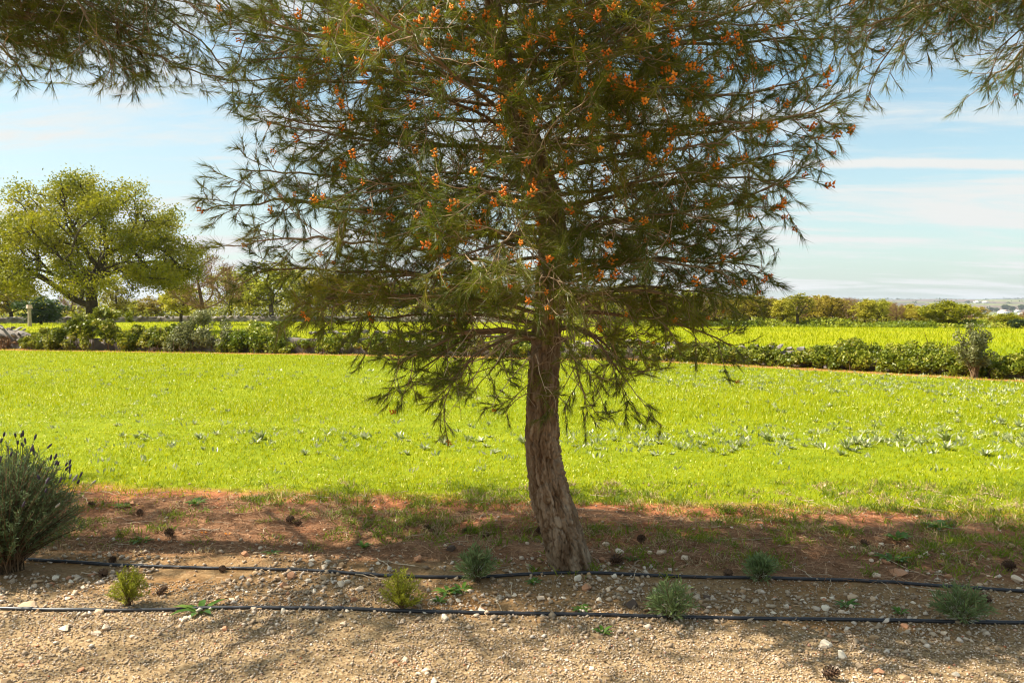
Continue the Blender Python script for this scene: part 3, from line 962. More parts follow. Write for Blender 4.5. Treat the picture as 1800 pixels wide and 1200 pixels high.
def trunk_pt(px, py, Y=None):
    return at(px, py, BY if Y is None else Y) - base


tpath = [np.array([0.01, 0, -0.06]), np.array([0, 0, 0.0])] + [trunk_pt(*q) for q in
         ((985, 930), (966, 870), (953, 800), (953, 720), (957, 640), (962, 560), (970, 490), (976, 430), (962, 350), (930, 250), (900, 160), (872, 70), (862, -20))]
tpath += [np.array([-0.46, 0.02, 4.1]), np.array([-0.42, 0.05, 4.8]), np.array([-0.45, 0.05, 5.3])]
trad = [0.126, 0.124, 0.115, 0.109, 0.099, 0.092, 0.090, 0.088, 0.086, 0.083, 0.084, 0.074, 0.066, 0.058, 0.050, 0.035, 0.02, 0.008]
tp_arr = np.array(tpath)


def trunk_at(z):
    return np.array([np.interp(z, tp_arr[:, 2], tp_arr[:, q]) for q in (0, 1)] + [z])


rng = np.random.default_rng(21)
limbs = []


def limb(z0, end, rise, r0):
    p0 = trunk_at(z0)
    p2 = np.asarray(end, float)
    p1 = p0 * 0.45 + p2 * 0.55
    p1[2] = max(p0[2], p2[2]) * 0.5 + min(p0[2], p2[2]) * 0.5 + rise
    limbs.append((p0, p1, p2, r0))


# limbs whose tips show against sky or field: (height on trunk, tip pixel, depth behind trunk, arch)
for z0, px, py, dY, rise in (
        (1.95, 355, 372, -0.1, 0.10), (2.15, 420, 298, 0.15, 0.05), (2.5, 470, 215, -0.25, 0.0), (2.75, 405, 140, 0.2, 0.0),
        (3.0, 410, 60, -0.2, -0.05), (2.55, 1480, 165, 0.0, -0.12), (2.15, 1415, 265, 0.2, -0.05), (2.0, 1395, 315, -0.3, 0.05),
        (1.75, 1335, 470, -0.1, 0.16), (1.6, 1270, 520, 0.3, 0.15), (1.75, 1320, 400, 0.2, 0.1), (1.55, 1210, 530, -0.3, 0.2),
        (1.55, 450, 470, 0.1, 0.2), (1.5, 500, 550, -0.2, 0.22), (1.45, 590, 570, 0.3, 0.2), (1.38, 700, 640, -0.35, 0.25),
        (1.35, 730, 655, 0.1, 0.3), (1.35, 795, 670, -0.3, 0.3), (1.32, 860, 655, 0.25, 0.22), (1.30, 930, 690, -0.3, 0.22),
        (1.40, 1100, 668, -0.25, 0.28), (1.38, 1030, 700, -0.3, 0.25), (1.42, 1090, 640, 0.35, 0.2), (1.5, 1160, 560, 0.0, 0.22),
        (3.05, 1500, 80, 0.3, 0.0), (2.8, 1440, 130, -0.35, 0.0), (2.9, 440, 105, -0.3, 0.0), (3.1, 395, 25, 0.2, 0.0), (3.2, 470, -10, -0.3, 0.0), (3.1, 1390, 40, -0.3, 0.0), (3.0, 1440, 20, 0.2, 0.0), (1.75, 420, 420, -0.3, 0.12), (1.9, 500, 350, 0.35, 0.1)):
    e = at(px, py, BY + dY) - base
    limb(z0, e, rise, 0.013 + 0.004 * rng.random())
# the rest of the crown
NL = 74
for i in range(NL):
    f = (i + 0.5) / NL
    z0 = 1.50 + 3.5 * f ** 0.92
    az = i * 2.39996 + rng.uniform(-0.35, 0.35)
    Lh = np.interp(z0, [1.4, 1.7, 2.2, 2.8, 3.4, 4.2, 5.0], [1.05, 1.40, 1.62, 1.70, 1.70, 1.25, 0.45]) * rng.uniform(0.72, 1.08)
    el = np.interp(z0, [1.4, 2.0, 3.0, 4.0, 5.0], [-0.22, 0.0, 0.18, 0.45, 1.0]) + rng.normal(0, 0.10)
    p = trunk_at(z0)
    limb(z0, p + np.array([math.cos(az) * Lh, math.sin(az) * Lh, Lh * el]), np.interp(z0, [1.4, 2.5, 4], [0.16, 0.05, -0.05]), np.interp(z0, [1.4, 3, 5], [0.014, 0.015, 0.010]))
# sprays reaching toward the track, in front of the trunk
for i in range(26):
    z0 = 1.8 + 1.9 * i / 25
    az = R(-90 + rng.uniform(-48, 48))
    Lh = rng.uniform(0.8, 1.45)
    p = trunk_at(z0)
    limb(z0, p + np.array([math.cos(az) * Lh, math.sin(az) * Lh, Lh * rng.normal(0.0, 0.16)]), 0.10, 0.012)

tm, wm, dm, cm, (tp, td), tinfo = grow_pine(11, tpath, trad, limbs, K=41, dead=90)

pine = thing('pine_tree', 'pine with curved fissured trunk and orange pollen cones in the centre', 'pine tree', base)
link('trunk', tm, pine)
link('branches', wm, pine)
link('dead_twigs', dm, pine)
link('crown', cm, pine)


def add_pollen(parent, tp, td, count, seed, weight, scale=1.0, more=0):
    rng = np.random.default_rng(seed)
    w = weight(tp).astype(float)
    g_ = tp + np.array(parent.location)
    cell = np.round(g_[:, [0, 2]] / g_[:, 1:2] * FPX / 22.0).astype(int)
    order = np.lexsort((g_[:, 1], cell[:, 1], cell[:, 0]))
    rank = np.zeros(len(tp), int)
    prev, r_ = None, 0
    for i in order:
        key = (cell[i, 0], cell[i, 1])
        r_ = 0 if key != prev else r_ + 1
        prev = key
        rank[i] = r_
    w = w * np.where(rank < 1, 1.0, np.where(rank < 4, 0.10, 0.005))
    idx = rng.choice(len(tp), size=count, replace=False, p=w / w.sum())
    if more:
        rest = np.setdiff1d(np.arange(len(tp)), idx)
        w2 = w[rest] + 0.02 * weight(tp[rest])
        pv_ = np.zeros(len(POLLEN[0].vertices) * 3)
        POLLEN[0].vertices.foreach_get('co', pv_)
        pv_ = pv_.reshape(-1, 3)
        pf_ = np.array([list(q.vertices) for q in POLLEN[0].polygons])
        bg_ = Bag()
        for i in rng.choice(rest, size=more, replace=False, p=w2 / w2.sum()):
            mt = np.array(Vector(unit(td[i] + np.array([0, 0, 0.5]) + 0.3 * rng.normal(size=3))).to_track_quat('Z', 'Y').to_matrix())
            bg_.add(pv_ @ mt.T * rng.uniform(0.6, 1.0) + tp[i], pf_, rng.random())
        link('small_pollen_cones', bg_.mesh('small_pollen_cones', MAT['pollen'], True), parent)['kind'] = 'stuff'
    for i in idx:
        d = Vector(unit(td[i] + np.array([0, 0, 0.5]) + 0.3 * rng.normal(size=3)))
        o = link('pollen_cone', POLLEN[rng.integers(3)], parent, tuple(tp[i] - td[i] * 0.01), d.to_track_quat('Z', 'Y').to_euler())
        s = scale * rng.uniform(0.7, 1.25)
        o.scale = (s, s, s)


add_pollen(pine, tp, td, 300, 5, lambda p: np.where(p[:, 1] < 0.5, 1.0, 0.15) * np.clip((p[:, 2] - 0.9) / 1.6, 0.12, 1.0) ** 1.5 * (p[:, 2] < 3.6) * np.exp(-(p[:, 0] / 1.7) ** 4) * np.clip(1.2 - p[:, 1], 0.4, 2) + 1e-6, 1.16, 300)


# neighbouring pines of the row, pruned higher
def high_pine(seed, zlo, ztop, rmax, extra):
    rng = np.random.default_rng(seed)
    path = [np.array([0, 0, -0.06])]
    for z in np.linspace(0, ztop, 12):
        path.append(np.array([0.10 * math.sin(z * 0.9 + seed), 0.08 * math.sin(z * 0.7 + 2 * seed), z]))
    rads = [0.16] + list(np.interp(np.linspace(0, ztop, 12), [0, 1, 3, ztop], [0.155, 0.135, 0.105, 0.012]))
    arr = np.array(path)
    lm = []
    n = 62
    for i in range(n):
        f = (i + 0.5) / n
        z0 = zlo + (ztop - 0.3 - zlo) * f ** 0.95
        az = i * 2.39996 + rng.uniform(-0.35, 0.35)
        Lh = rmax * np.interp(f, [0, 0.2, 0.5, 0.8, 1], [0.85, 1.0, 0.92, 0.6, 0.2]) * rng.uniform(0.75, 1.05)
        el = np.interp(f, [0, 0.3, 0.7, 1], [-0.12, 0.05, 0.3, 0.9]) + rng.normal(0, 0.06)
        p0 = np.array([np.interp(z0, arr[:, 2], arr[:, 0]), np.interp(z0, arr[:, 2], arr[:, 1]), z0])
        p2 = p0 + np.array([math.cos(az) * Lh, math.sin(az) * Lh * 0.93, Lh * el])
        p1 = p0 * 0.45 + p2 * 0.55 + np.array([0, 0, np.interp(f, [0, 0.5, 1], [0.22, 0.05, -0.05])])
        lm.append((p0, p1, p2, 0.026 * (1 - 0.5 * f)))
    for e in extra:
        z0 = zlo + rng.uniform(-0.1, 0.5)
        p0 = np.array([np.interp(z0, arr[:, 2], arr[:, 0]), np.interp(z0, arr[:, 2], arr[:, 1]), z0])
        p1 = p0 * 0.4 + e * 0.6
        p1[2] = max(p0[2], e[2]) + 0.22
        lm.append((p0, p1, np.asarray(e, float), 0.017))
    return grow_pine(seed + 50, path, rads, lm, K=28, dead=25, sec_gap=0.072, ter_gap=0.060, bark_rows=200, bark_sides=60, dz0=3.0)


LPOS, RPOS = np.array([-4.35, 5.35, 0.0]), np.array([4.25, 4.65, 0.0])
EXTRA = [at(px, py, 5.15 + 0.35 * math.sin(px)) - LPOS for px, py in ((40, 30), (10, 85), (95, 60), (200, 115), (240, 108), (290, 65), (340, 30), (140, 20))]
EXTRA += [(at(px, py, 4.55 + 0.35 * math.sin(px)) - RPOS) * np.array([-1, -1, 1]) for px, py in ((1785, 25), (1730, 10), (1690, 20), (1630, 0), (1585, 20), (1540, 45), (1495, 25), (1440, 0), (1390, 15), (1470, 50))]
tm2, wm2, dm2, cm2, (tp2, td2), _ = high_pine(4, 3.5, 6.4, 2.5, EXTRA)

for nm, lab, (X, Y_), rz, sc, side in (
        ('pine_tree', 'pine whose dark cone bearing branches hang in from the upper left corner', (-4.35, 5.35), 0.0, 1.0, 'L'),
        ('pine_tree', 'pine whose drooping needle sprays fill the upper right corner', (4.25, 4.65), math.pi, 1.0, 'R'),
        ('pine_tree', 'pine farther left along the row, out of view but shading the verge', (-8.6, 5.9), 0.12, 0.97, 'S')):
    t_ = thing(nm, lab, 'pine tree', (X, Y_, float(H(X, Y_))), rz)
    t_.scale = (sc, sc, sc)
    link('trunk', tm2, t_)
    link('branches', wm2, t_)
    link('dead_twigs', dm2, t_)
    link('crown', cm2, t_)
    cs, sn = math.cos(rz), math.sin(rz)
    wx_ = tp2[:, 0] * cs - tp2[:, 1] * sn + X
    wy_ = tp2[:, 0] * sn + tp2[:, 1] * cs + Y_
    vis = (np.abs(wx_) < 0.66 * wy_) & (tp2[:, 2] < 1.6 + 0.50 * wy_)
    rg = np.random.default_rng(8)
    if side == 'L' and vis.sum() > 30:
        for i in rg.choice(np.nonzero(vis)[0], 16, replace=False):
            o = link('pine_cone', CONE_SHUT, t_, tuple(tp2[i] - td2[i] * 0.12), (math.pi + rg.normal(0, 0.5), rg.normal(0, 0.5), rg.uniform(0, 6)))
            o.scale = (0.8, 0.8, 0.8)
    if side == 'R' and vis.sum() > 30:
        for i in rg.choice(np.nonzero(vis)[0], 26, replace=False):
            o = link('pollen_cone', POLLEN[i % 3], t_, tuple(tp2[i]), (rg.normal(0, 0.5), rg.normal(0, 0.5), rg.uniform(0, 6)))
            o.scale = (0.75, 0.75, 0.75)


# ------------------------------------------------------------------ broadleaf trees
def space_col(rng, att, chain, D, infl, kill, iters=140, up=0.1):
    pos = [np.asarray(p, float) for p in chain]
    par = [-1] + list(range(len(chain) - 1))
    att = np.asarray(att, float)
    alive = np.ones(len(att), bool)
    P = np.array(pos)
    dm = np.linalg.norm(att[:, None] - P[None], axis=2)
    near = dm.argmin(1)
    nd = dm.min(1)
    for _ in range(iters):
        m = alive & (nd < infl)
        if not m.any():
            break
        acc = {}
        v = unit(att[m] - np.array(pos)[near[m]])
        for i, vv in zip(near[m], v):
            acc[i] = acc.get(i, 0) + vv
        new = []
        for i, vv in acc.items():
            d = unit(vv + np.array([0, 0, up]) + 0.15 * rng.normal(size=3))
            q = pos[i] + d * D
            new.append((q, i))
        start = len(pos)
        for q, i in new:
            pos.append(q)
            par.append(i)
        Q = np.array([q for q, _ in new])
        d2 = np.linalg.norm(att[:, None] - Q[None], axis=2)
        j = d2.argmin(1)
        b = d2.min(1)
        upd = b < nd
        if not upd[alive].any():
            break
        near = np.where(upd, start + j, near)
        nd = np.where(upd, b, nd)
        alive &= nd > kill
    return np.array(pos), np.array(par)


def sc_tubes(pos, par, r_tip, expo, rng, sides=6, rmax=None):
    n = len(pos)
    ch = [[] for _ in range(n)]
    for i in range(n):
        if par[i] >= 0:
            ch[par[i]].append(i)
    rad = np.zeros(n)
    for i in range(n - 1, -1, -1):
        rad[i] = r_tip if not ch[i] else sum(rad[c] ** expo for c in ch[i]) ** (1 / expo)
    if rmax:
        k = rmax / rad[0]
        rad = np.maximum(rad * k, r_tip) if k > 1 else rad * k
        rad = np.maximum(rad, r_tip * 0.6)
    bag = Bag()
    starts = [(0, None)]
    while starts:
        i, p = starts.pop()
        chain = [p, i] if p is not None else [i]
        while ch[i]:
            cs = sorted(ch[i], key=lambda c: -rad[c])
            for c in cs[1:]:
                starts.append((c, i))
            i = cs[0]
            chain.append(i)
        if len(chain) < 2:
            continue
        rr = rad[chain].copy()
        if p is not None:
            rr[0] = rr[1]
        V, F = tube(pos[chain], rr, sides if rr.max() > 0.04 else 4)
        bag.add(V, F, rng.random())
    tips = np.array([i for i in range(n) if not ch[i]])
    return bag, tips, rad


def crown_pts(rng, n, f):
    out = []
    while len(out) < n:
        p = rng.uniform(-1, 1, 3)
        q = f(p)
        if q is not None:
            out.append(q)
    return np.array(out)


def broadleaf(seed, height, rx, zlo, rz, natt, D, trunk_h, rmax, leaf_mat_, bark, nleaf, lsz, spread, flat=0.6, droop=0.0, lean=(0, 0), fork=0):
    rng = np.random.default_rng(seed)
    cz = zlo + rz

    def f(p):
        rr = np.linalg.norm(p)
        if rr > 1 or rr < 0.35:
            return None
        lump = 0.86 + 0.16 * math.sin(3.1 * math.atan2(p[1], p[0]) + seed) + 0.1 * math.sin(5 * p[2] + seed)
        z = p[2] * rz if p[2] > 0 else p[2] * rz * 0.95
        return np.array([p[0] * rx * lump + lean[0], p[1] * rx * lump + lean[1], cz + z])
    att = crown_pts(rng, natt, f)
    nseg = max(3, int(trunk_h / D))
    chain = [np.array([lean[0] * 0.2 * t, lean[1] * 0.2 * t, trunk_h * t]) for t in np.linspace(0, 1, nseg)]
    pos, par = space_col(rng, att, chain, D, 1e9 if natt < 120 else rx * 1.1, D * 1.6)
    bag, tips, rad = sc_tubes(pos, par, 0.012 * height / 5, 2.3, rng, 8, rmax)
    trunk = bag.mesh('trunk', bark, True)
    thin = np.nonzero(rad < np.quantile(rad, 0.72))[0]
    cen = pos[rng.choice(np.concatenate([tips, tips, thin]), nleaf)]
    c = cen + rng.normal(size=(nleaf, 3)) * np.array([spread, spread, spread * flat])
    c[:, 2] = np.maximum(c[:, 2], 0.25)
    clump = 0.5 + 0.5 * fbm(c[:, 0] * 1.2 / spread * 0.3, c[:, 1] * 1.2 / spread * 0.3, c[:, 2] / spread * 0.4)
    V, F = leaves(c, rng.uniform(0.6, 1.2, nleaf) * lsz, rng.uniform(0.35, 0.7, nleaf) * lsz, rng, 0.9)
    crown = make_mesh('crown', V, F, np.repeat(np.clip(0.55 * clump + 0.45 * rng.random(nleaf), 0, 1), 4), False, [leaf_mat_])
    return trunk, crown


def bare_tree(seed, height, rx, mat_twig, bark):
    rng = np.random.default_rng(seed)
    att = crown_pts(rng, 260, lambda p: None if np.linalg.norm(p) > 1 else np.array([p[0] * rx, p[1] * rx, height * 0.58 + p[2] * height * 0.42]))
    chain = [np.array([0, 0, z]) for z in np.linspace(0, height * 0.22, 4)]
    pos, par = space_col(rng, att, chain, height * 0.045, 1e9, height * 0.06, up=0.25)
    bag, tips, rad = sc_tubes(pos, par, 0.008 * height / 5, 2.2, rng, 6, 0.10 * height / 5)
    trunk = bag.mesh('trunk', bark, True)
    n = 5200
    c = pos[rng.choice(np.nonzero(rad < np.quantile(rad, 0.8))[0], n)] + rng.normal(size=(n, 3)) * height * 0.022
    d = unit(rng.normal(size=(n, 3)) + np.array([0, 0, 0.9]) + 0.6 * unit(c - np.array([0, 0, height * 0.3])))
    V, F, k = blades(c, d, rng.uniform(0.03, 0.075, n) * height, 0.0042 * height, rng)
    return trunk, make_mesh('crown', V, F, np.repeat(rng.random(n), k), False, [mat_twig])


def place_tree(name, label, meshes, px, Y, top_py, ref_h, rz=0.0, cat='tree', group=None, wide=1.0, zbase=None):
    g_ = at(px, 560, Y)
    z = float(H(g_[0], Y)) if zbase is None else zbase
    htop = at(px, top_py, Y)[2] - z
    s = htop / ref_h
    o = thing(name, label, cat, (g_[0], Y, z), rz, group)
    o.scale = (s * wide, s * wide, s)
    link('trunk', meshes[0], o)
    link('crown', meshes[1], o)
    return o


# big oak on the left: billowing lobes of leaf on a forked, wide spreading frame
def big_oak(seed):
    rng = np.random.default_rng(seed)
    lob = []
    while len(lob) < 104:
        p = rng.uniform(-1, 1, 3)
        p[2] = abs(p[2]) * 1.0 - 0.12
        r_ = np.linalg.norm(p)
        if 0.62 < r_ < 0.92:
            q = np.array([p[0] * 7.0, p[1] * 6.0, 3.3 + p[2] * 6.4 - 0.5 * (p[0] ** 2 + p[1] ** 2)])
            if all(np.linalg.norm(q - l) > 1.0 for l in lob):
                lob.append(q)
        elif len(lob) > 76 and r_ < 0.62:
            lob.append(np.array([p[0] * 6.6, p[1] * 6.0, 3.8 + p[2] * 6.2]))
    lob = np.array(lob)
    att = np.concatenate([l + unit(rng.normal(size=(20, 3))) * (rng.random((20, 1)) ** 0.5) * np.array([1.1, 1.1, 0.8]) for l in lob])
    chain = [np.array([0, 0, z]) for z in np.linspace(-0.1, 1.7, 6)]
    pos, par = space_col(rng, att, chain, 0.34, 30.0, 0.5, 160, 0.05)
    bag, tips, rad = sc_tubes(pos, par, 0.022, 2.35, rng, 9, 0.36)
    n = 84000
    tips_ = tips[pos[tips][:, 2] > 2.3]
    cen = pos[rng.choice(tips_, n)]
    c = cen + rng.normal(size=(n, 3)) * np.array([0.36, 0.36, 0.26])
    tone = np.clip(0.25 + 0.35 * fbm(c[:, 0] * 0.8, c[:, 1] * 0.8, c[:, 2] * 0.8) + 0.6 * rng.random(n), 0, 1)
    V, F = leaves(c, rng.uniform(0.05, 0.092, n), rng.uniform(0.032, 0.06, n), rng, 1.0)
    return bag.mesh('trunk', MAT['oakbark'], True), make_mesh('crown', V, F, np.repeat(tone, 4), False, [MAT['oakleaf']])


oak = big_oak(31)
op = at(162, 560, 50)
o = thing('oak_tree', 'large spreading oak with broad yellow green crown on the left', 'oak tree', (op[0], 50, 0), 0.4)
o.scale = (0.98, 0.98, 1.05)
link('trunk', oak[0], o)
link('crown', oak[1], o)

PROTO = {
    'round': (broadleaf(41, 5, 2.0, 1.0, 2.0, 170, 0.26, 0.9, 0.13, MAT['yellowleaf'], MAT['oakbark'], 5200, 0.13, 0.22), 5.0),
    'open': (broadleaf(42, 5, 1.7, 1.3, 1.85, 150, 0.26, 1.2, 0.12, MAT['yellowleaf'], MAT['oakbark'], 2600, 0.11, 0.20), 5.0),
    'lean': (broadleaf(43, 5, 1.9, 1.1, 1.95, 150, 0.26, 1.0, 0.12, MAT['yellowleaf'], MAT['oakbark'], 3200, 0.12, 0.22, lean=(0.5, 0)), 5.0),
    'dark': (broadleaf(44, 3, 1.7, 0.15, 1.45, 130, 0.24, 0.4, 0.10, MAT['darkleaf'], MAT['oakbark'], 5200, 0.12, 0.22), 3.0),
    'green': (broadleaf(45, 4, 2.2, 0.3, 1.85, 150, 0.26, 0.6, 0.12, MAT['oakleaf'], MAT['oakbark'], 6000, 0.12, 0.24), 4.0),
    'bare': (bare_tree(46, 5, 1.6, MAT['brown_twig'], MAT['stick']), 5.0),
    'bare2': (bare_tree(47, 5, 1.3, MAT['brown_twig'], MAT['stick']), 5.0),
}
KIND_LABEL = {'round': 'rounded yellow green tree', 'open': 'thin open crowned yellowish tree', 'lean': 'leaning yellow green tree', 'dark': 'low dark evergreen tree', 'green': 'broad bright green tree', 'bare': 'bare brown twiggy tree', 'bare2': 'slim bare brown tree'}
ORD = ['first', 'second', 'third', 'fourth', 'fifth', 'sixth', 'seventh', 'eighth', 'ninth', 'tenth', 'eleventh', 'twelfth', 'thirteenth', 'fourteenth', 'fifteenth', 'sixteenth', 'seventeenth', 'eighteenth', 'nineteenth', 'twentieth', 'twenty first', 'twenty second', 'twenty third', 'twenty fourth', 'twenty fifth', 'twenty sixth', 'twenty seventh', 'twenty eighth', 'twenty ninth', 'thirtieth', 'thirty first', 'thirty second']
rng = np.random.default_rng(77)


def tree_line(items, where, group):
    items = sorted(items, key=lambda q: q[1])
    cnt = {}
    for kind, px, Y, top in items:
        cnt[kind] = cnt.get(kind, 0) + 1
        tot = sum(1 for q in items if q[0] == kind)
        lab = KIND_LABEL[kind] + ((', %s of its kind from left, ' % ORD[cnt[kind] - 1]) if tot > 1 else ', ') + where
        me, rh = PROTO[kind]
        place_tree({'dark': 'evergreen_tree', 'bare': 'bare_tree', 'bare2': 'bare_tree'}.get(kind, 'field_tree'), lab, me, px, Y, top, rh, rng.uniform(0, 6.28), 'tree', group, rng.uniform(1.3, 1.9))


tree_line([('round', 20, 84, 492), ('dark', 72, 74, 520), ('bare2', 128, 92, 508), ('open', 205, 90, 500), ('green', 236, 94, 528), ('lean', 275, 92, 518), ('round', 318, 80, 500),
           ('bare', 356, 72, 446), ('open', 405, 92, 470), ('round', 440, 98, 492), ('lean', 478, 88, 455), ('open', 520, 96, 470), ('bare2', 545, 98, 480), ('round', 585, 95, 478),
           ('bare', 622, 92, 495), ('open', 655, 98, 480), ('round', 700, 94, 492), ('lean', 742, 98, 486), ('green', 790, 96, 510), ('open', 830, 94, 488), ('round', 880, 98, 496)],
          'far line left of pine', 'trees of the far line on the left')
tree_line([('round', 1030, 74, 508), ('open', 1080, 72, 500), ('round', 1135, 70, 496), ('green', 1170, 66, 512), ('open', 1215, 72, 510), ('bare', 1255, 70, 508),
           ('lean', 1298, 66, 518), ('open', 1318, 72, 516), ('round', 1340, 70, 520), ('bare2', 1356, 74, 522), ('round', 1376, 68, 523), ('open', 1402, 66, 516), ('bare', 1418, 74, 520), ('lean', 1438, 70, 525), ('open', 1462, 66, 520),
           ('round', 1478, 74, 526), ('bare', 1492, 70, 524), ('round', 1520, 68, 525), ('lean', 1543, 70, 524), ('open', 1558, 74, 530), ('bare2', 1575, 72, 532), ('round', 1600, 74, 534), ('lean', 1622, 70, 538), ('green', 1658, 64, 528), ('bare', 1698, 70, 546),
           ('green', 1772, 62, 550), ('dark', 1788, 60, 560), ('bare2', 1798, 66, 548), ('round', 1745, 70, 556)],
          'far line right of pine', 'trees of the far line on the right')
tree_line([(('round', 'open', 'bare', 'lean', 'round')[int(q) % 5], 1030 + 27 * q + 9 * math.sin(q * 5), 80 + 5 * math.sin(q * 3), (524 if q < 20 else 540) + 5 * math.sin(q * 7)) for q in range(27)], 'rear rank right of pine', 'trees of the rear rank on the right')


# ------------------------------------------------------------------ bushes and hedges on the old wall
def bush_meshes(rng, lobes, n, lsz, mat, ground_z=0.0, spread=(0.16, 0.16, 0.13), stems=20, basepts=None):
    """lobes: (m,3) centres with radius in 4th column"""
    w = lobes[:, 3] ** 2
    i = rng.choice(len(lobes), n, p=w / w.sum())
    d = unit(rng.normal(size=(n, 3)))
    rr = rng.random(n) ** 0.4
    c = lobes[i, :3] + d * (lobes[i, 3] * rr)[:, None] * np.array([1, 1, 0.85])
    keep = c[:, 2] > ground_z + 0.02
    c = c[keep]
    i = i[keep]
    n = len(c)
    V, F = leaves(c, rng.uniform(0.6, 1.2, n) * lsz, rng.uniform(0.35, 0.75, n) * lsz, rng, 0.7)
    lt = rng.random(len(lobes))
    tone = np.clip(0.55 * lt[i] + 0.55 * rng.random(n) - 0.05, 0, 1)
    fol = make_mesh('foliage', V, F, np.repeat(tone, 4), False, [mat])
    bag = Bag()
    for k in range(stems):
        j = rng.integers(len(lobes))
        e = lobes[j, :3] + rng.normal(size=3) * lobes[j, 3] * 0.5 + np.array([0, 0, lobes[j, 3] * rng.uniform(0, 1.3)])
        b = (basepts[rng.integers(len(basepts))] if basepts is not None else np.array([lobes[j, 0], lobes[j, 1], ground_z])) + np.append(rng.normal(0, 0.12, 2), 0)
        m = (b + e) / 2 + rng.normal(size=3) * 0.12
        V, F = tube(bezier(b, m, e, 7), np.linspace(0.016, 0.004, 7), 4)
        bag.add(V, F, rng.random())
    return fol, bag.mesh('stems', MAT['stick'])


def wall_pt(px):
    d = ray(px, 600)
    k = d[0] / d[1]
    for i in range(len(WALL) - 1):
        a, b = WALL[i], WALL[i + 1]
        # x = k*y on the segment
        den = (b - a)[0] - k * (b - a)[1]
        t = (k * a[1] - a[0]) / den
        if 0 <= t <= 1:
            return a + (b - a) * t
    return WALL[-1]


def mound(name, label, px0, px1, top_py, seed, mat, n, lsz=0.06, cat='bush', front=0.55, nl=26, group=None, prof=None):
    rng = np.random.default_rng(seed)
    c0, c1 = wall_pt(px0), wall_pt(px1)
    cm_ = (c0 + c1) / 2
    along = unit((c1 - c0)[None])[0]
    nor = np.array([along[1], -along[0]])
    half = np.linalg.norm(c1 - c0) / 2
    hgt = at((px0 + px1) / 2, top_py, cm_[1] - front)[2] * (1.22 if px1 < 1000 else 1.06)
    L = []
    nl = int(nl * 1.7)
    for k in range(nl):
        t = rng.uniform(-1, 1)
        hh = hgt * (prof(t) if prof else (1 - 0.55 * abs(t) ** 2.2)) * rng.uniform(0.88, 1.06)
        r_ = rng.uniform(0.13, 0.24) * min(1.2, max(0.7, hgt))
        v = rng.random() ** 0.7
        z = 0.08 + (hh - r_ * 0.75 - 0.08) * v
        o_ = 0.30 + front * 0.55 * (1 - v) + rng.normal(0, 0.06)
        if v > 0.75:
            o_ = rng.uniform(-0.25, 0.35)
        q = cm_ + along * half * t + nor * o_
        L.append((q[0] - cm_[0], q[1] - cm_[1], max(0.06, z), r_))
    L = np.array(L)
    fol, st = bush_meshes(rng, L, int(n * 1.7), lsz * 0.85, mat, 0.0, stems=24)
    o = thing(name, label, cat, (cm_[0], cm_[1], float(H(*cm_))), 0, group)
    link('stems', st, o)['kind'] = 'stuff'
    link('foliage', fol, o)
    return o


# dry stone wall: core with courses of single stones where the plants leave it open
def rock_mesh(seed, rounded=0.0, n=16, mat=None):
    rng = np.random.default_rng(seed)
    bm = bmesh.new()
    p = unit(rng.normal(size=(n, 3)))
    p = p * np.array([1.0, rng.uniform(0.65, 0.95), rng.uniform(0.45, 0.7)]) * rng.uniform(0.88, 1.08, (n, 1))
    for q in p:
        bm.verts.new(q)
    r_ = bmesh.ops.convex_hull(bm, input=bm.verts)
    bmesh.ops.delete(bm, geom=[v for v in bm.verts if not v.link_faces], context='VERTS')
    me = bpy.data.meshes.new('stone')
    bm.to_mesh(me)
    bm.free()
    if mat:
        me.materials.append(mat)
    a = me.attributes.new('rnd', 'FLOAT', 'POINT')
    a.data.foreach_set('value', np.full(len(me.vertices), rng.random(), dtype=np.float32))
    return me


WROCK = [rock_mesh(100 + i, 0, 14, MAT['wallstone']) for i in range(8)]


def dry_wall(name, label, pts, hgts, thick, stones, seed):
    rng = np.random.default_rng(seed)
    pts = np.array(pts)
    o = thing(name, label, 'wall', (pts[0][0], pts[0][1], 0))
    bag = Bag()
    for i in range(len(pts) - 1):
        a, b = pts[i], pts[i + 1]
        L = np.hypot(*(b - a))
        m = max(2, int(L / 0.35))
        al = unit((b - a)[None])[0]
        nr = np.array([al[1], -al[0]])
        t = np.linspace(0, 1, m)
        hgt = (hgts[i] + (hgts[i + 1] - hgts[i]) * t)[:, None]
        c = a + (b - a) * t[:, None]
        prof = [(0.5, 0.0), (0.46, 0.5), (0.40, 0.97), (-0.40, 0.97), (-0.46, 0.5), (-0.5, 0.0)]
        V = np.stack([np.concatenate([c + nr * (w * thick + rng.normal(0, 0.03, (m, 1))), (h * hgt + rng.normal(0, 0.04, (m, 1)) * (h > 0)) + H(c[:, 0], c[:, 1])[:, None]], 1) for w, h in prof], 1)
        V = V.reshape(-1, 3) - np.array([pts[0][0], pts[0][1], 0])
        k = len(prof)
        ii_ = (np.arange(m - 1)[:, None] * k + np.arange(k - 1)[None, :]).ravel()
        bag.add(V, np.stack([ii_, ii_ + 1, ii_ + k + 1, ii_ + k], -1), rng.random(len(V)))
    link('core', bag.mesh('core', MAT['wallstone']), o)
    for (x_, y_, z_, s_) in stones:
        q = link('stone', WROCK[rng.integers(8)], o, (x_ - pts[0][0], y_ - pts[0][1], z_), (rng.normal(0, 0.25), rng.normal(0, 0.25), rng.uniform(0, 6.28)))
        q.scale = (s_ * rng.uniform(0.8, 1.3), s_, s_ * rng.uniform(0.7, 1.0))
    return o


rng = np.random.default_rng(5)
stones = []


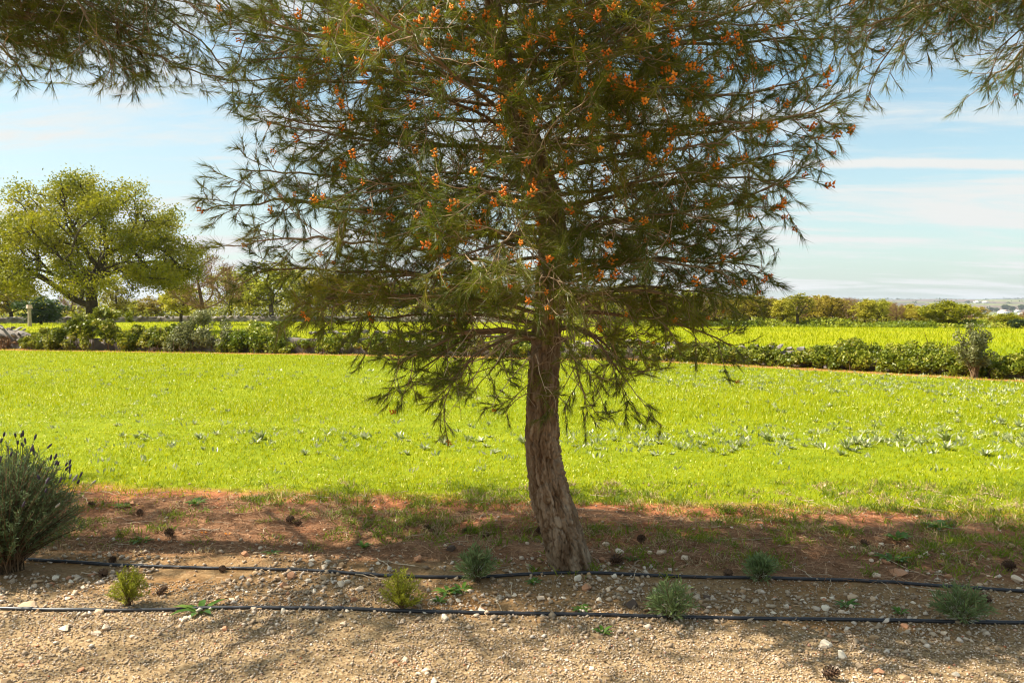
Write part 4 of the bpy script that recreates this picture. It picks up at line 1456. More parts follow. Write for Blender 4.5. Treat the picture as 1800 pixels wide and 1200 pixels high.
def stone_run(px0, px1, z0, z1, step, rows=1):
    a, b = wall_pt(px0), wall_pt(px1)
    L = np.hypot(*(b - a))
    al = (b - a) / L
    nr = np.array([al[1], -al[0]])
    for r_ in range(rows):
        z = z0 + (z1 - z0) * (r_ / max(1, rows - 1))
        q = rng.uniform(0, step)
        while q < L:
            p = a + al * q + nr * rng.uniform(0.12, 0.30) * (1 if rows > 1 else rng.choice([-0.3, 1.0]))
            stones.append((p[0], p[1], z + rng.normal(0, 0.03), rng.uniform(0.10, 0.17)))
            q += step * rng.uniform(0.8, 1.3)


stone_run(-12, 62, 0.12, 0.78, 0.24, 4)
stone_run(545, 690, 0.45, 0.72, 0.26, 2)
stone_run(690, 960, 0.64, 0.64, 0.30, 1)
stone_run(960, 1190, 0.52, 0.52, 0.30, 1)
stone_run(1290, 1520, 0.47, 0.47, 0.26, 1)
dry_wall('drystone_wall', 'low grey drystone wall overgrown by hedges behind the near field', WALL, [0.76, 0.76, 0.44, 0.52, 0.38, 0.34, 0.34], 0.5, stones, 12)
fw = [np.array(q) for q in ((-62.0, 70.0), (-38.0, 86.0), (-16.0, 88.0), (0.0, 84.0))]
st2 = []
for i in range(3):
    a, b = fw[i], fw[i + 1]
    L = np.hypot(*(b - a))
    for q in np.arange(0, L, 0.75):
        p = a + (b - a) * q / L
        if i == 0 and q < L * 0.5:
            continue
        st2.append((p[0], p[1] - 0.3, 0.55 + rng.normal(0, 0.05), rng.uniform(0.20, 0.32)))
dry_wall('drystone_wall', 'pale distant drystone wall beyond the second field on the left', fw, [0.6] * 4, 0.7, st2[:90], 13)

mound('bramble_bush', 'big rounded yellow green bramble mound under the oak', 105, 250, 546, 201, MAT['bramble'], 5200, 0.075, nl=44, front=1.0)
mound('bramble_bush', 'low dark bramble at the bare wall end on the far left', 52, 120, 582, 202, MAT['bramble'], 1900, 0.065, nl=18, front=0.8)
mound('thorn_bush', 'brownish dry scrub covering the wall at the left edge', -25, 40, 590, 203, MAT['brown_twig'], 1500, 0.045, nl=16, front=0.6)
mound('bramble_bush', 'low straggling bramble between the mound and the silvery shrub', 238, 335, 579, 204, MAT['bramble'], 2600, 0.065, nl=28, front=0.9)
mound('silvery_shrub', 'silvery grey green shrub beneath the bare brown tree', 312, 420, 553, 205, MAT['greyleaf'], 3600, 0.06, nl=32, front=0.9, cat='shrub')
mound('ivy_bush', 'dark green ivy right of the silvery shrub', 405, 520, 570, 206, MAT['bramble'], 3400, 0.065, nl=34, front=0.85)
mound('ivy_bush', 'low green ivy below the open wall stones behind the pine', 505, 770, 588, 207, MAT['bramble'], 6500, 0.06, nl=48, front=0.9)
mound('ivy_bush', 'low ivy seen just left of the pine trunk', 755, 960, 588, 208, MAT['bramble'], 5400, 0.06, nl=40, front=0.9)
mound('bramble_hedge', 'leafy hedge just right of the pine trunk on the wall', 945, 1230, 596, 209, MAT['bramble'], 5200, 0.06, nl=60, front=0.8, cat='hedge', prof=lambda t: 0.85 + 0.12 * math.sin(7 * t))
mound('bramble_hedge', 'long bramble hedge smothering the wall on the right', 1190, 1510, 602, 210, MAT['bramble'], 9000, 0.055, nl=110, front=0.8, cat='hedge', prof=lambda t: 0.86 + 0.10 * math.sin(9 * t + 1))
mound('bramble_hedge', 'darker bramble hedge between the long hedge and grey shrub', 1480, 1700, 598, 211, MAT['bramble'], 7600, 0.05, nl=80, front=0.8, cat='hedge', prof=lambda t: 0.88 + 0.10 * math.sin(6 * t))
mound('bramble_hedge', 'dark hedge at the right edge beyond the grey shrub', 1700, 1880, 616, 212, MAT['bramble'], 5600, 0.05, nl=60, front=0.8, cat='hedge', prof=lambda t: 0.88 + 0.10 * math.sin(5 * t))


# grey green little tree standing in the right hedge
def upright_shrub(name, label, px, base_py, top_py, wpx, seed, mat, n, lsz):
    rng = np.random.default_rng(seed)
    b = gp(px, base_py)
    h = at(px, top_py, b[1])[2] - b[2]
    w = wpx / FPX * b[1] / 2
    o = thing(name, label, 'shrub', b)
    bag, L = Bag(), []
    for k in range(46):
        az, t = rng.uniform(0, 6.28), rng.uniform(0.25, 1)
        e = np.array([math.cos(az) * w * t * 0.95, math.sin(az) * w * t * 0.95, h * rng.uniform(0.35, 1.0) * (1.08 - 0.30 * t)])
        m = np.array([e[0] * 0.25, e[1] * 0.25, e[2] * 0.55])
        V, F = tube(bezier(np.array([rng.normal(0, 0.03), rng.normal(0, 0.03), -0.02]), m, e, 8), np.linspace(0.014, 0.003, 8), 4)
        bag.add(V, F, rng.random())
        L.append((*(e * 0.98), 0.10))
        L.append((*(e * 0.7 + m * 0.3), 0.11))
        L.append((*(e * 0.45 + m * 0.5), 0.10))
    fol, _ = bush_meshes(rng, np.array(L), n, lsz, mat, 0.0, stems=1)
    link('stems', bag.mesh('stems', MAT['stick']), o)
    link('foliage', fol, o)


upright_shrub('grey_shrub', 'upright grey green shrub standing proud of the right hedge', 1712, 664, 566, 70, 31, MAT['greyleaf'], 4200, 0.032)

# timber post at far left
pp = at(52, 560, 66)
o = thing('timber_post', 'short pale post standing by the far left wall', 'post', (pp[0], 66, 0))
bm = bmesh.new()
bmesh.ops.create_cone(bm, cap_ends=True, segments=8, radius1=0.16, radius2=0.13, depth=1.5)
me = bpy.data.meshes.new('shaft')
bm.to_mesh(me)
bm.free()
me.materials.append(MAT['timber'])
link('shaft', me, o, (0, 0, 0.75))
bm = bmesh.new()
bmesh.ops.create_cone(bm, cap_ends=True, segments=8, radius1=0.26, radius2=0.20, depth=0.3)
me = bpy.data.meshes.new('cap')
bm.to_mesh(me)
bm.free()
me.materials.append(MAT['rooftile'])
link('cap', me, o, (0, 0, 1.652))


# ------------------------------------------------------------------ far country: houses and woods
def house(label, px, py, wpx, hpx, seed, roof='flat'):
    rng = np.random.default_rng(seed)
    # walk out along the sight line to the slope
    d = ray(px, py)
    Y = 700.0
    for Yt in np.arange(800, 4200, 10):
        p = at(px, py, Yt)
        if float(H(p[0], p[1])) >= p[2]:
            Y = Yt
            break
    p = at(px, py, Y)
    w, h = wpx / FPX * Y, hpx / FPX * Y
    o = thing('farmhouse', label, 'house', (p[0], Y, float(H(p[0], Y)) - 0.5), rng.uniform(-0.3, 0.3))

    def box(name, c, s, mat, parent, taper=1.0):
        c, s = np.array(c), np.array(s)
        V = np.array([[x_, y_, z_] for z_ in (-1, 1) for y_ in (-1, 1) for x_ in (-1, 1)], float)
        V[4:, :2] *= taper
        V = V * s / 2 + c
        F = np.array([[0, 2, 3, 1], [4, 5, 7, 6], [0, 1, 5, 4], [2, 6, 7, 3], [0, 4, 6, 2], [1, 3, 7, 5]])
        return link(name, make_mesh(name, V, F, None, False, [mat]), parent)
    box('wall', (0, 0, h * 0.34), (w, w * 0.7, h * 0.68), MAT['whitewash'], o)
    if roof == 'dome':
        box('roof', (0, 0, h * 0.845), (w * 0.98, w * 0.68, h * 0.33), MAT['rooftile'], o, 0.35)
    elif roof == 'gable':
        box('roof', (0, 0, h * 0.79), (w * 1.05, w * 0.76, h * 0.22), MAT['rooftile'], o, 0.55)
    else:
        box('roof', (w * 0.1, 0, h * 0.79), (w * 0.6, w * 0.5, h * 0.22), MAT['whitewash'], o)
    for k in (-0.28, 0.05, 0.32):
        box('window', (w * k, -w * 0.352, h * 0.36), (w * 0.10, 0.2, h * 0.2), MAT['pane'], o)
    return o


house('white hilltop farmhouse, left of the pair high on the far slope', 1718, 533, 10, 5, 1, 'flat')
house('white hilltop farmhouse, right of the pair high on the far slope', 1732, 533, 8, 5, 2, 'gable')
house('white farmhouse with pointed roof above the broad green tree', 1718, 554, 13, 10, 3, 'dome')
house('white farmhouse with conical pinkish roof right of the dark tree clump', 1764, 553, 16, 9, 4, 'dome')
house('small white house behind the conical roofed farmhouse', 1788, 549, 9, 5, 5, 'flat')
house('white house nearest the right edge of the valley', 1795, 554, 9, 6, 6, 'gable')
house('tiny pale house glimpsed over the far tree line', 1612, 547, 7, 5, 7, 'gable')

far_d, fh = PROTO['dark']
for k, (px, py, hp) in enumerate(((1742, 548, 8), (1752, 548, 7), (1768, 546, 11), (1780, 547, 9), (1796, 545, 10), (1702, 533, 5))):
    for Yt in np.arange(800, 4200, 10):
        p = at(px, py, Yt)
        if float(H(p[0], p[1])) >= p[2]:
            break
    s = hp / FPX * Yt / fh
    o = thing('evergreen_tree', 'dark evergreen in the valley, %s from the left of the dark clumps' % ORD[k if k < 5 else 5] if k < 5 else 'lone dark evergreen left of the hilltop farmhouses', 'tree', (p[0], Yt, float(H(p[0], Yt))), k * 1.3, 'dark evergreens in the valley')
    o.scale = (s * 1.2, s * 1.2, s)
    link('trunk', far_d[0], o)
    link('crown', far_d[1], o)

# distant woodland that reads as one mass
rng = np.random.default_rng(9)
n = 5200
Yw = rng.uniform(700, 4300, n)
Xw = rng.uniform(-0.75, 0.8, n) * Yw
nz = fbm(Xw / 160.0, Yw / 220.0, 4.4)
keep = (nz > 0.25) | (rng.random(n) < 0.12) | ((Yw > 3700) & (rng.random(n) < 0.8))
Xw, Yw = Xw[keep], Yw[keep]
n = len(Xw)
m = 9
s = rng.uniform(3, 7, n)
c = np.repeat(np.stack([Xw, Yw, H(Xw, Yw) + s * 0.5], -1), m, 0) + rng.normal(size=(n * m, 3)) * np.repeat(s, m)[:, None] * np.array([0.7, 0.5, 0.35])
V, F = leaves(c, np.repeat(s, m) * 0.45, np.repeat(s, m) * 0.3, rng, 1.2)
g = link('distant_woodland', make_mesh('distant_woodland', V, F, np.repeat(np.clip(np.repeat(rng.random(n), m) * 0.6 + rng.random(n * m) * 0.4, 0, 1), 4), False, [MAT['darkleaf']]))
tag(g, 'dark scattered woodland on the distant slopes and ridge', 'woodland', None, 'stuff')
# scrub at the foot of the right tree line
n = 16000
t = rng.random(n)
px_ = 1010 + 830 * t
Yb = 62 + rng.normal(0, 1.2, n) + 8 * (1 - t)
Xb = (px_ - 900) / FPX * Yb
lump = 0.5 + 0.5 * fbm(Xb * 0.6, 1.0, 3.3)
zb = rng.random(n) ** 1.3 * (0.15 + 0.9 * lump ** 2)
V, F = leaves(np.stack([Xb, Yb, zb], -1), rng.uniform(0.07, 0.16, n), rng.uniform(0.05, 0.1, n), rng, 0.8)
g = link('undergrowth', make_mesh('undergrowth', V, F, np.repeat(np.clip(0.7 * (0.5 + 0.5 * fbm(Xb * 0.5 + 7, 2.0, 1.1)) + 0.3 * rng.random(n), 0, 1), 4), False, [MAT['bramble']]))
tag(g, 'tangled low undergrowth along the foot of the far right trees', 'undergrowth', None, 'stuff')
n = 22000
px_ = 1000 + 850 * rng.random(n)
Yb = 76 + rng.normal(0, 1.8, n)
Xb = (px_ - 900) / FPX * Yb
lump = 0.5 + 0.5 * fbm(Xb * 0.45, 1.0, 9.3)
zb = rng.random(n) ** 1.1 * (0.5 + 2.0 * lump) * np.interp(px_, [1600, 1700], [1.0, 0.45])
V, F = leaves(np.stack([Xb, Yb, zb], -1), rng.uniform(0.07, 0.15, n), rng.uniform(0.05, 0.1, n), rng, 0.8)
g = link('scrub', make_mesh('scrub', V, F, np.repeat(np.clip(0.6 * (0.5 + 0.5 * fbm(Xb * 0.5 + 1, 2.0, 4.1)) + 0.4 * rng.random(n), 0, 1), 4), False, [MAT['yellowleaf']]))
tag(g, 'olive yellow scrub filling between the far right trees', 'scrub', None, 'stuff')
n = 20000
px_ = -60 + 1010 * rng.random(n)
Yb = 93 + rng.normal(0, 2.0, n)
Xb = (px_ - 900) / FPX * Yb
lump = 0.5 + 0.5 * fbm(Xb * 0.4, 1.0, 6.3)
zb = rng.random(n) ** 1.2 * (0.8 + 2.3 * lump)
V, F = leaves(np.stack([Xb, Yb, zb], -1), rng.uniform(0.10, 0.2, n), rng.uniform(0.07, 0.13, n), rng, 0.8)
g = link('undergrowth', make_mesh('undergrowth_left', V, F, np.repeat(np.clip(0.7 * (0.5 + 0.5 * fbm(Xb * 0.35 + 3, 2.0, 1.1)) + 0.3 * rng.random(n), 0, 1), 4), False, [MAT['yellowleaf']]))
tag(g, 'yellow green undergrowth behind the distant wall on the left', 'undergrowth', None, 'stuff')


# ------------------------------------------------------------------ rosette weeds in the field
def rosette_mesh(name, seed, nl, length, width, mat, upright=0.9, segs=4, curl=0.9):
    rng = np.random.default_rng(seed)
    bag = Bag()
    for k in range(nl):
        az = k * 2.39996 + rng.uniform(-0.3, 0.3)
        up = upright * rng.uniform(0.5, 1.25)
        L = length * rng.uniform(0.65, 1.1)
        d = unit(np.array([math.cos(az), math.sin(az), up]))
        sd = np.array([-math.sin(az), math.cos(az), 0])
        p = np.array([0, 0, 0.0]) + 0.01 * np.array([math.cos(az), math.sin(az), 0])
        V = []
        for s_ in range(segs + 1):
            t = s_ / segs
            w = width * math.sin(math.pi * (0.12 + 0.86 * t)) ** 0.8
            V += [p - sd * w / 2 + np.array([0, 0, w * 0.2]), p, p + sd * w / 2 + np.array([0, 0, w * 0.2])]
            p = p + d * L / segs
            d = unit(d + np.array([0, 0, -curl / segs]) + 0.08 * rng.normal(size=3))
        F = []
        for s_ in range(segs):
            for c_ in (0, 1):
                F.append([s_ * 3 + c_, s_ * 3 + c_ + 1, s_ * 3 + c_ + 4, s_ * 3 + c_ + 3])
        bag.add(np.array(V), np.array(F), np.clip(rng.random() * 0.8 + 0.1, 0, 1))
    return bag.mesh(name, mat, True)


ROS = [rosette_mesh('silvery_rosette', 60 + i, 13 + 3 * i, 0.115 + 0.015 * i, 0.030, MAT['silver'], 0.9 + 0.45 * i, 4, 0.6) for i in range(4)]
rng = np.random.default_rng(91)
spots = []


def band(n, x0, x1, y0, y1, s0, s1, cl=0):
    for _ in range(n):
        spots.append((rng.uniform(x0, x1), rng.uniform(y0, y1), rng.uniform(s0, s1)))


for px, py, s_ in ((1505, 780, 1.5), (1490, 790, 1.4), (1520, 785, 1.2), (1478, 800, 1.0), (1545, 776, 1.1), (1580, 772, 1.3), (1612, 778, 1.1), (1665, 775, 1.5), (1662, 790, 1.1),
                   (1732, 800, 1.3), (1435, 785, 1.1), (1425, 762, 0.9), (1390, 788, 0.9), (1350, 775, 1.2), (1375, 772, 1.0), (1300, 785, 1.1), (1280, 778, 1.0), (1255, 795, 0.9),
                   (1790, 750, 1.1), (1760, 745, 1.0), (1680, 742, 1.0), (1770, 770, 0.9), (1230, 782, 1.0), (1195, 790, 1.0), (1160, 780, 1.0), (1120, 785, 0.9), (1080, 775, 1.0),
                   (1050, 790, 0.9), (870, 795, 1.1), (845, 775, 1.2), (855, 785, 1.0), (820, 775, 0.9), (780, 780, 1.0), (700, 770, 1.0), (640, 772, 1.0), (605, 775, 0.8), (460, 772, 1.3),
                   (450, 778, 1.0), (575, 765, 0.8), (350, 770, 0.9), (380, 765, 0.8), (240, 770, 0.9), (215, 768, 0.8), (745, 790, 1.0), (920, 780, 1.0), (1010, 785, 1.0)):
    spots.append((px, py, s_))
band(46, 1080, 1800, 745, 800, 0.5, 0.9)
band(24, 200, 900, 745, 800, 0.4, 0.8)
band(90, 1170, 1800, 655, 702, 0.55, 0.95)
band(46, 1250, 1800, 690, 745, 0.4, 0.8)
band(34, 20, 520, 640, 690, 0.5, 0.8)
for k, (px, py, s_) in enumerate(spots):
    if px > 1170 and 655 <= py <= 702:
        py = py + (px - 1480) * 0.045
    p = gp(px, py)
    if wall_dist(p[0], p[1]) < 1.0 and p[1] > 12:
        continue
    o = tag(link('rosette_weed', ROS[rng.integers(4)], None, tuple(p), (0, 0, rng.uniform(0, 6.28))), *((('silvery rosette weed in the nearer weed band, %s' % ('left of the pine trunk' if px < 950 else 'between trunk and picture edge on the right')), 'weed', 'rosette weeds of the nearer band') if py > 742 else (('small silvery weed in the far right band before the hedge' if py < 715 else 'small silvery weed in the middle of the right field'), 'weed', 'rosette weeds of the right field') if px > 900 else ('small silvery weed in the far left field before the brambles', 'weed', 'rosette weeds of the far left field')))
    k_ = s_ * rng.uniform(0.6, 0.85)
    o.scale = (k_, k_, k_ * rng.uniform(0.7, 1.1))
    o.rotation_euler = (rng.normal(0, 0.15), rng.normal(0, 0.15), rng.uniform(0, 6.28))
# clumps of pale weed leaves thickly strewn in bands across the crop
bag = Bag()
for _ in range(1350):
    q = rng.random()
    px = rng.uniform(-40, 1840)
    if q < 0.42:
        px = rng.uniform(1130, 1840)
        py = rng.normal(676 + (px - 1480) * 0.045, 11)
    elif q < 0.66:
        px = rng.uniform(150, 1840) if rng.random() < 0.4 else rng.uniform(1000, 1840)
        py = rng.normal(775, 13)
    elif q < 0.78:
        px, py = rng.uniform(-40, 700), rng.normal(660, 12)
    else:
        py = rng.uniform(640, 840)
    d_ = ray(px, py)
    t_ = CAM_Z / -d_[2]
    X_, Y_ = d_[0] * t_, d_[1] * t_
    if wall_dist(X_, Y_) < 1.1:
        continue
    m_ = rng.integers(4, 10)
    sz_ = rng.uniform(0.5, 1.1)
    b_ = np.stack([X_ + rng.normal(0, 0.035, m_) * sz_, Y_ + rng.normal(0, 0.035, m_) * sz_, np.full(m_, 0.04)], -1)
    ax = unit(np.stack([rng.normal(0, 0.7, m_), rng.normal(0, 0.7, m_), np.ones(m_)], -1))
    l_ = rng.uniform(0.022, 0.042, m_) * sz_
    V, F = leaves(b_ + ax * l_[:, None], l_, l_ * 0.32, rng, 0.5, ax)
    bag.add(V, F, np.repeat(np.clip(0.25 + 0.75 * rng.random(m_), 0, 1), 4))
tag(link('pale_weed_clumps', bag.mesh('pale_weed_clumps', MAT['silver'])), 'small silvery weed clumps strewn in bands through the green field', 'weeds', None, 'stuff')
# pale little leaves through the crop, white glints put into their colour
n = 34000
x, y = grass_points(rng, n, 6.9, 27.0, 0.72, 0.8, 1.45)
keep = (wall_dist(x, y) > 1.2) & (rng.random(n) < np.clip(0.35 + 0.9 * fbm(x * 0.35, y * 0.8, 12.0), 0.05, 1))
x, y = x[keep], y[keep]
n = len(x)
V, F = leaves(np.stack([x, y, H(x, y) + rng.uniform(0.035, 0.075, n)], -1), rng.uniform(0.008, 0.018, n) * (y / 8) ** 0.5, rng.uniform(0.004, 0.008, n) * (y / 8) ** 0.5, rng, 1.2)
tag(link('pale_glint_leaves', make_mesh('pale_glint_leaves', V, F, np.repeat(0.3 + 0.7 * rng.random(n), 4), False, [MAT['glintleaf']])), 'countless small pale leaves coloured as glints speckling the green field', 'weeds', None, 'stuff')


# ------------------------------------------------------------------ irrigation pipes
def pipe(label, pxs, ext, r=0.0095):
    pts = np.array([gp(*q) for q in pxs])
    a = pts[0] + (pts[0] - pts[1]) / np.linalg.norm(pts[0] - pts[1]) * ext[0]
    b = pts[-1] + (pts[-1] - pts[-2]) / np.linalg.norm(pts[-1] - pts[-2]) * ext[1]
    pts = np.concatenate([[a], pts, [b]])
    s = np.concatenate([[0], np.cumsum(np.linalg.norm(np.diff(pts, axis=0), axis=1))])
    q = np.linspace(0, s[-1], 160)
    P = np.stack([np.interp(q, s, pts[:, c]) for c in range(3)], -1)
    ker = np.hanning(15)
    ker /= ker.sum()
    for c in range(2):
        pad = np.concatenate([np.full(7, P[0, c]), P[:, c], np.full(7, P[-1, c])])
        P[7:-7, c] = np.convolve(pad, ker, 'valid')[7:-7]
    P[:, 2] = H(P[:, 0], P[:, 1]) + r * 0.9 + 0.004 * np.maximum(0, vnoise(q * 1.7, r * 1000))
    V, F = tube(P, r, 12)
    o = thing('irrigation_pipe', label, 'pipe', tuple(P[0]))
    link('hose', make_mesh('hose', V - P[0], F, None, True, [MAT['pipe']]), o)
    for k in (28, 62, 97, 131):
        d = P[k + 1] - P[k - 1]
        V, F = tube(np.array([P[k] - d * 0.35, P[k] - d * 0.3, P[k] + d * 0.3, P[k] + d * 0.35]), [r * 0.9, r * 1.22, r * 1.22, r * 0.9], 12)
        link('dripper', make_mesh('dripper', V - P[0], F, None, False, [MAT['pipe']]), o)
    return P


pipe('black irrigation pipe in front, along the edge of the gravel track', [(0, 1071), (90, 1074), (170, 1076), (290, 1073), (420, 1070), (560, 1071), (680, 1075), (800, 1078), (900, 1079), (1020, 1082), (1130, 1085), (1330, 1089), (1560, 1093), (1800, 1096)], (1.2, 1.2))
pipe('black irrigation pipe behind, passing just before the pine trunk', [(40, 984), (75, 987), (180, 994), (330, 999), (490, 1003), (600, 1007), (700, 1015), (800, 1017), (900, 1012), (1000, 1008), (1100, 1010), (1250, 1017), (1400, 1019), (1550, 1024), (1680, 1033), (1800, 1041)], (0.9, 1.2))


# ------------------------------------------------------------------ small shrubs along the pipes
def shrub(name, label, cat, loc, height, radius, nst, leaf_l, leaf_w, per, mat, seed, t0=0.2, stem_mat='stick', low_pale=0.0, arch=0.5, stem_r=0.0022, openness=0.55):
    rng = np.random.default_rng(seed)
    o = thing(name, label, cat, loc)
    bag = Bag()
    c_, d_, tn = [], [], []
    for k in range(nst):
        az = rng.uniform(0, 6.28)
        t = math.sqrt(rng.random())
        e = np.array([math.cos(az) * radius * t, math.sin(az) * radius * t, height * rng.uniform(0.75, 1.05) * math.sqrt(max(0.06, 1 - 0.88 * t * t))])
        m = np.array([e[0] * arch * 0.6, e[1] * arch * 0.6, e[2] * 0.55])
        b0 = np.array([rng.normal(0, 0.06 * radius), rng.normal(0, 0.06 * radius), -0.005])
        pts = bezier(b0, m, e, 7)
        V, F = tube(pts, np.linspace(stem_r * 1.8, stem_r * 0.5, 7), 3)
        bag.add(V, F, rng.random())
        tt = t0 + (1 - t0) * rng.random(per) ** 0.8
        f = tt * 6
        i0 = np.minimum(f.astype(int), 5)
        p = pts[i0] + (pts[i0 + 1] - pts[i0]) * (f - i0)[:, None]
        dd = unit(pts[i0 + 1] - pts[i0])
        c_.append(p)
        d_.append(unit(dd * rng.uniform(0.5, 1.2, (per, 1)) + perp(dd, rng) * openness))
        tone = rng.random(per) * 0.45 + 0.25 * rng.random() + 0.15 * tt
        if low_pale:
            tone = np.where((tt < 0.55) & (rng.random(per) < low_pale), 1.0, tone)
        tn.append(tone)
    c_, d_, tn = np.concatenate(c_), np.concatenate(d_), np.concatenate(tn)
    n = len(c_)
    l = rng.uniform(0.6, 1.15, n) * leaf_l / 2
    V, F = leaves(c_ + d_ * l[:, None], l, leaf_w / 2, rng, 0.5, d_)
    link('stems', bag.mesh('stems', MAT[stem_mat]), o)
    link('foliage', make_mesh('foliage', V, F, np.repeat(np.clip(tn, 0, 1), 4), False, [mat]), o)
    return o, rng


def spike_mesh(seed, pale):
    rng = np.random.default_rng(seed)
    L = rng.uniform(0.10, 0.16)
    p = wander(rng, np.zeros(3), np.array([0.05, 0, 1.0]), L, 5, 0.0, 0.05)
    V1, F1 = tube(p, 0.0016, 4)
    d = unit(p[-1] - p[-2])
    hl = rng.uniform(0.026, 0.042)
    q = np.array([p[-1] + d * hl * t for t in (0, 0.12, 0.35, 0.65, 0.9, 1.0)])
    V2, F2 = tube(q, np.array([0.002, 0.0055, 0.0072, 0.0068, 0.0045, 0.001]), 6)
    V2 = V2 + rng.normal(0, 0.0008, V2.shape)
    V = np.concatenate([V1, V2])
    return make_mesh('flower_spike', V, np.concatenate([F1, F2 + len(V1)]), np.full(len(V), rng.random()), False, [MAT['lav_leaf'], MAT['spike_pale' if pale else 'spike']], np.concatenate([np.zeros(len(F1)), np.ones(len(F2))]))


lb = gp(14, 1003)
lav, rg = shrub('lavender_bush', 'large lavender bush with dark flower spikes at the left edge', 'lavender', lb, 0.77, 0.43, 720, 0.040, 0.0052, 36, MAT['lav_leaf'], 17, t0=0.36, stem_r=0.0026, openness=0.75)
SPK = [spike_mesh(i, False) for i in range(4)]
SPKP = [spike_mesh(10 + i, True) for i in range(2)]
for k in range(64):
    az, t = rg.uniform(0, 6.28), math.sqrt(rg.random()) * 0.97
    e = np.array([math.cos(az) * 0.42 * t, math.sin(az) * 0.42 * t, 0.75 * math.sqrt(max(0.08, 1 - 0.85 * t * t))])
    d = Vector(unit(np.array([e[0] * 0.8, e[1] * 0.8, 0.55]) + 0.12 * rg.normal(size=3)))
    pale = e[2] < 0.5 and rg.random() < 0.5
    link('flower_spike', (SPKP[k % 2] if pale else SPK[k % 4]), lav, tuple(e * 0.93), d.to_track_quat('Z', 'Y').to_euler())

for lab, px, py, wpx, hpx, kind, sd in (
        ('small lime green shrub between the pipes near the big lavender', 226, 1064, 70, 70, 'lime', 1),
        ('lime green shrub touching the front pipe left of the trunk', 706, 1072, 90, 78, 'lime', 2),
        ('grey green lavender tuft on the rear pipe left of the trunk', 838, 1022, 82, 62, 'lav', 3),
        ('grey green lavender tuft on the front pipe right of the trunk', 1180, 1087, 92, 66, 'lav', 4),
        ('dark grey lavender tuft on the rear pipe right of the trunk', 1338, 1020, 70, 46, 'lav', 5),
        ('pale stemmed lavender tuft on the front pipe near the right edge', 1690, 1094, 102, 70, 'pale', 6)):
    p = gp(px, py)
    k_ = p[1] / FPX
    if kind == 'lime':
        shrub('young_shrub', lab, 'shrub', p, hpx * k_, wpx * k_ / 2, 70, 0.020, 0.0042, 44, MAT['lime_leaf'], sd, t0=0.35, stem_r=0.0012, openness=0.9)
    else:
        shrub('young_lavender', lab, 'lavender', p, hpx * k_, wpx * k_ / 2, 66, 0.044, 0.0062, 24, MAT['lav_green'], sd + 20, t0=0.22, low_pale=0.35 if kind == 'lav' else 0.75, stem_r=0.0016, openness=0.7)

# broad leaved and grassy weeds
WEED = [rosette_mesh('weed_rosette', 80 + i, 8 + 2 * i, 0.07, 0.020, MAT['weed'], 0.45 + 0.2 * i, 3, 0.7) for i in range(3)]
for lab, px, py, s_, v in (
        ('bright green toothed weed lying over the front pipe on the left', 352, 1074, 1.9, 0),
        ('dark green leafy weed right of the small lavender, left of trunk', 790, 1042, 1.3, 1),
        ('spreading dark weed behind the front pipe below the trunk', 812, 1036, 1.2, 0),
        ('small sprig weed beside the lime green shrub', 772, 1058, 0.8, 2),
        ('green weed at the front pipe right of the white stone', 1022, 1072, 0.9, 1),
        ('tiny weed in the gravel below the front pipe', 1060, 1112, 0.8, 2),
        ('green weed between the pipes toward the right', 1488, 1064, 1.1, 1),
        ('small weed left of the pale stemmed lavender', 1582, 1078, 0.8, 2),
        ('green leafed weed right of the trunk foot', 1112, 984, 0.8, 1),
        ('leafy green weed at the shadow edge on the right', 1650, 930, 1.9, 1),
        ('dark tufted weed right of the litter strip middle', 1578, 952, 1.5, 2),
        ('weed with upright leaves behind the far right pipe', 1570, 985, 1.6, 1),
        ('green weed at the far end of the litter left', 345, 885, 1.6, 1),
        ('flat green weed amid litter right of the lavender bush', 252, 952, 1.4, 0),
        ('weed at the shadow edge left of the dark cone', 215, 893, 1.3, 0),
        ('small weed just right of the trunk on the rear pipe', 1028, 998, 0.6, 2),
        ('weed below the rear pipe just left of trunk', 938, 1024, 0.9, 1),
        ('low weed behind the rear pipe left of centre', 478, 972, 0.9, 0),
        ('fresh weed by the orange stone behind the rear pipe', 640, 962, 1.0, 2)):
    o = tag(link('weed', WEED[v], None, tuple(gp(px, py)), (0, 0, px * 0.37)), lab, 'weed')
    o.scale = (s_, s_, s_)

# pine seedling
p = gp(1182, 1006)
o = thing('pine_seedling', 'tiny thin pine seedling behind the rear pipe right of trunk', 'seedling', p)
rg = np.random.default_rng(4)
V, F = tube(np.array([[0, 0, -0.005], [0.002, 0, 0.03], [0, 0.002, 0.06], [0.003, 0, 0.085]]), [0.002, 0.0017, 0.0014, 0.001], 4)
link('stem', make_mesh('stem', V, F, None, False, [MAT['stick']]), o)
nb = 60
hb = rg.uniform(0.03, 0.085, nb)
dd = unit(np.stack([rg.normal(size=nb), rg.normal(size=nb), rg.uniform(0.2, 1.2, nb)], -1))
V, F, k = blades(np.stack([np.zeros(nb), np.zeros(nb), hb], -1), dd, 0.032, 0.0022, rg)
link('needles', make_mesh('needles', V, F, np.repeat(0.5 + 0.5 * rg.random(nb), k), False, [MAT['needle']]), o)

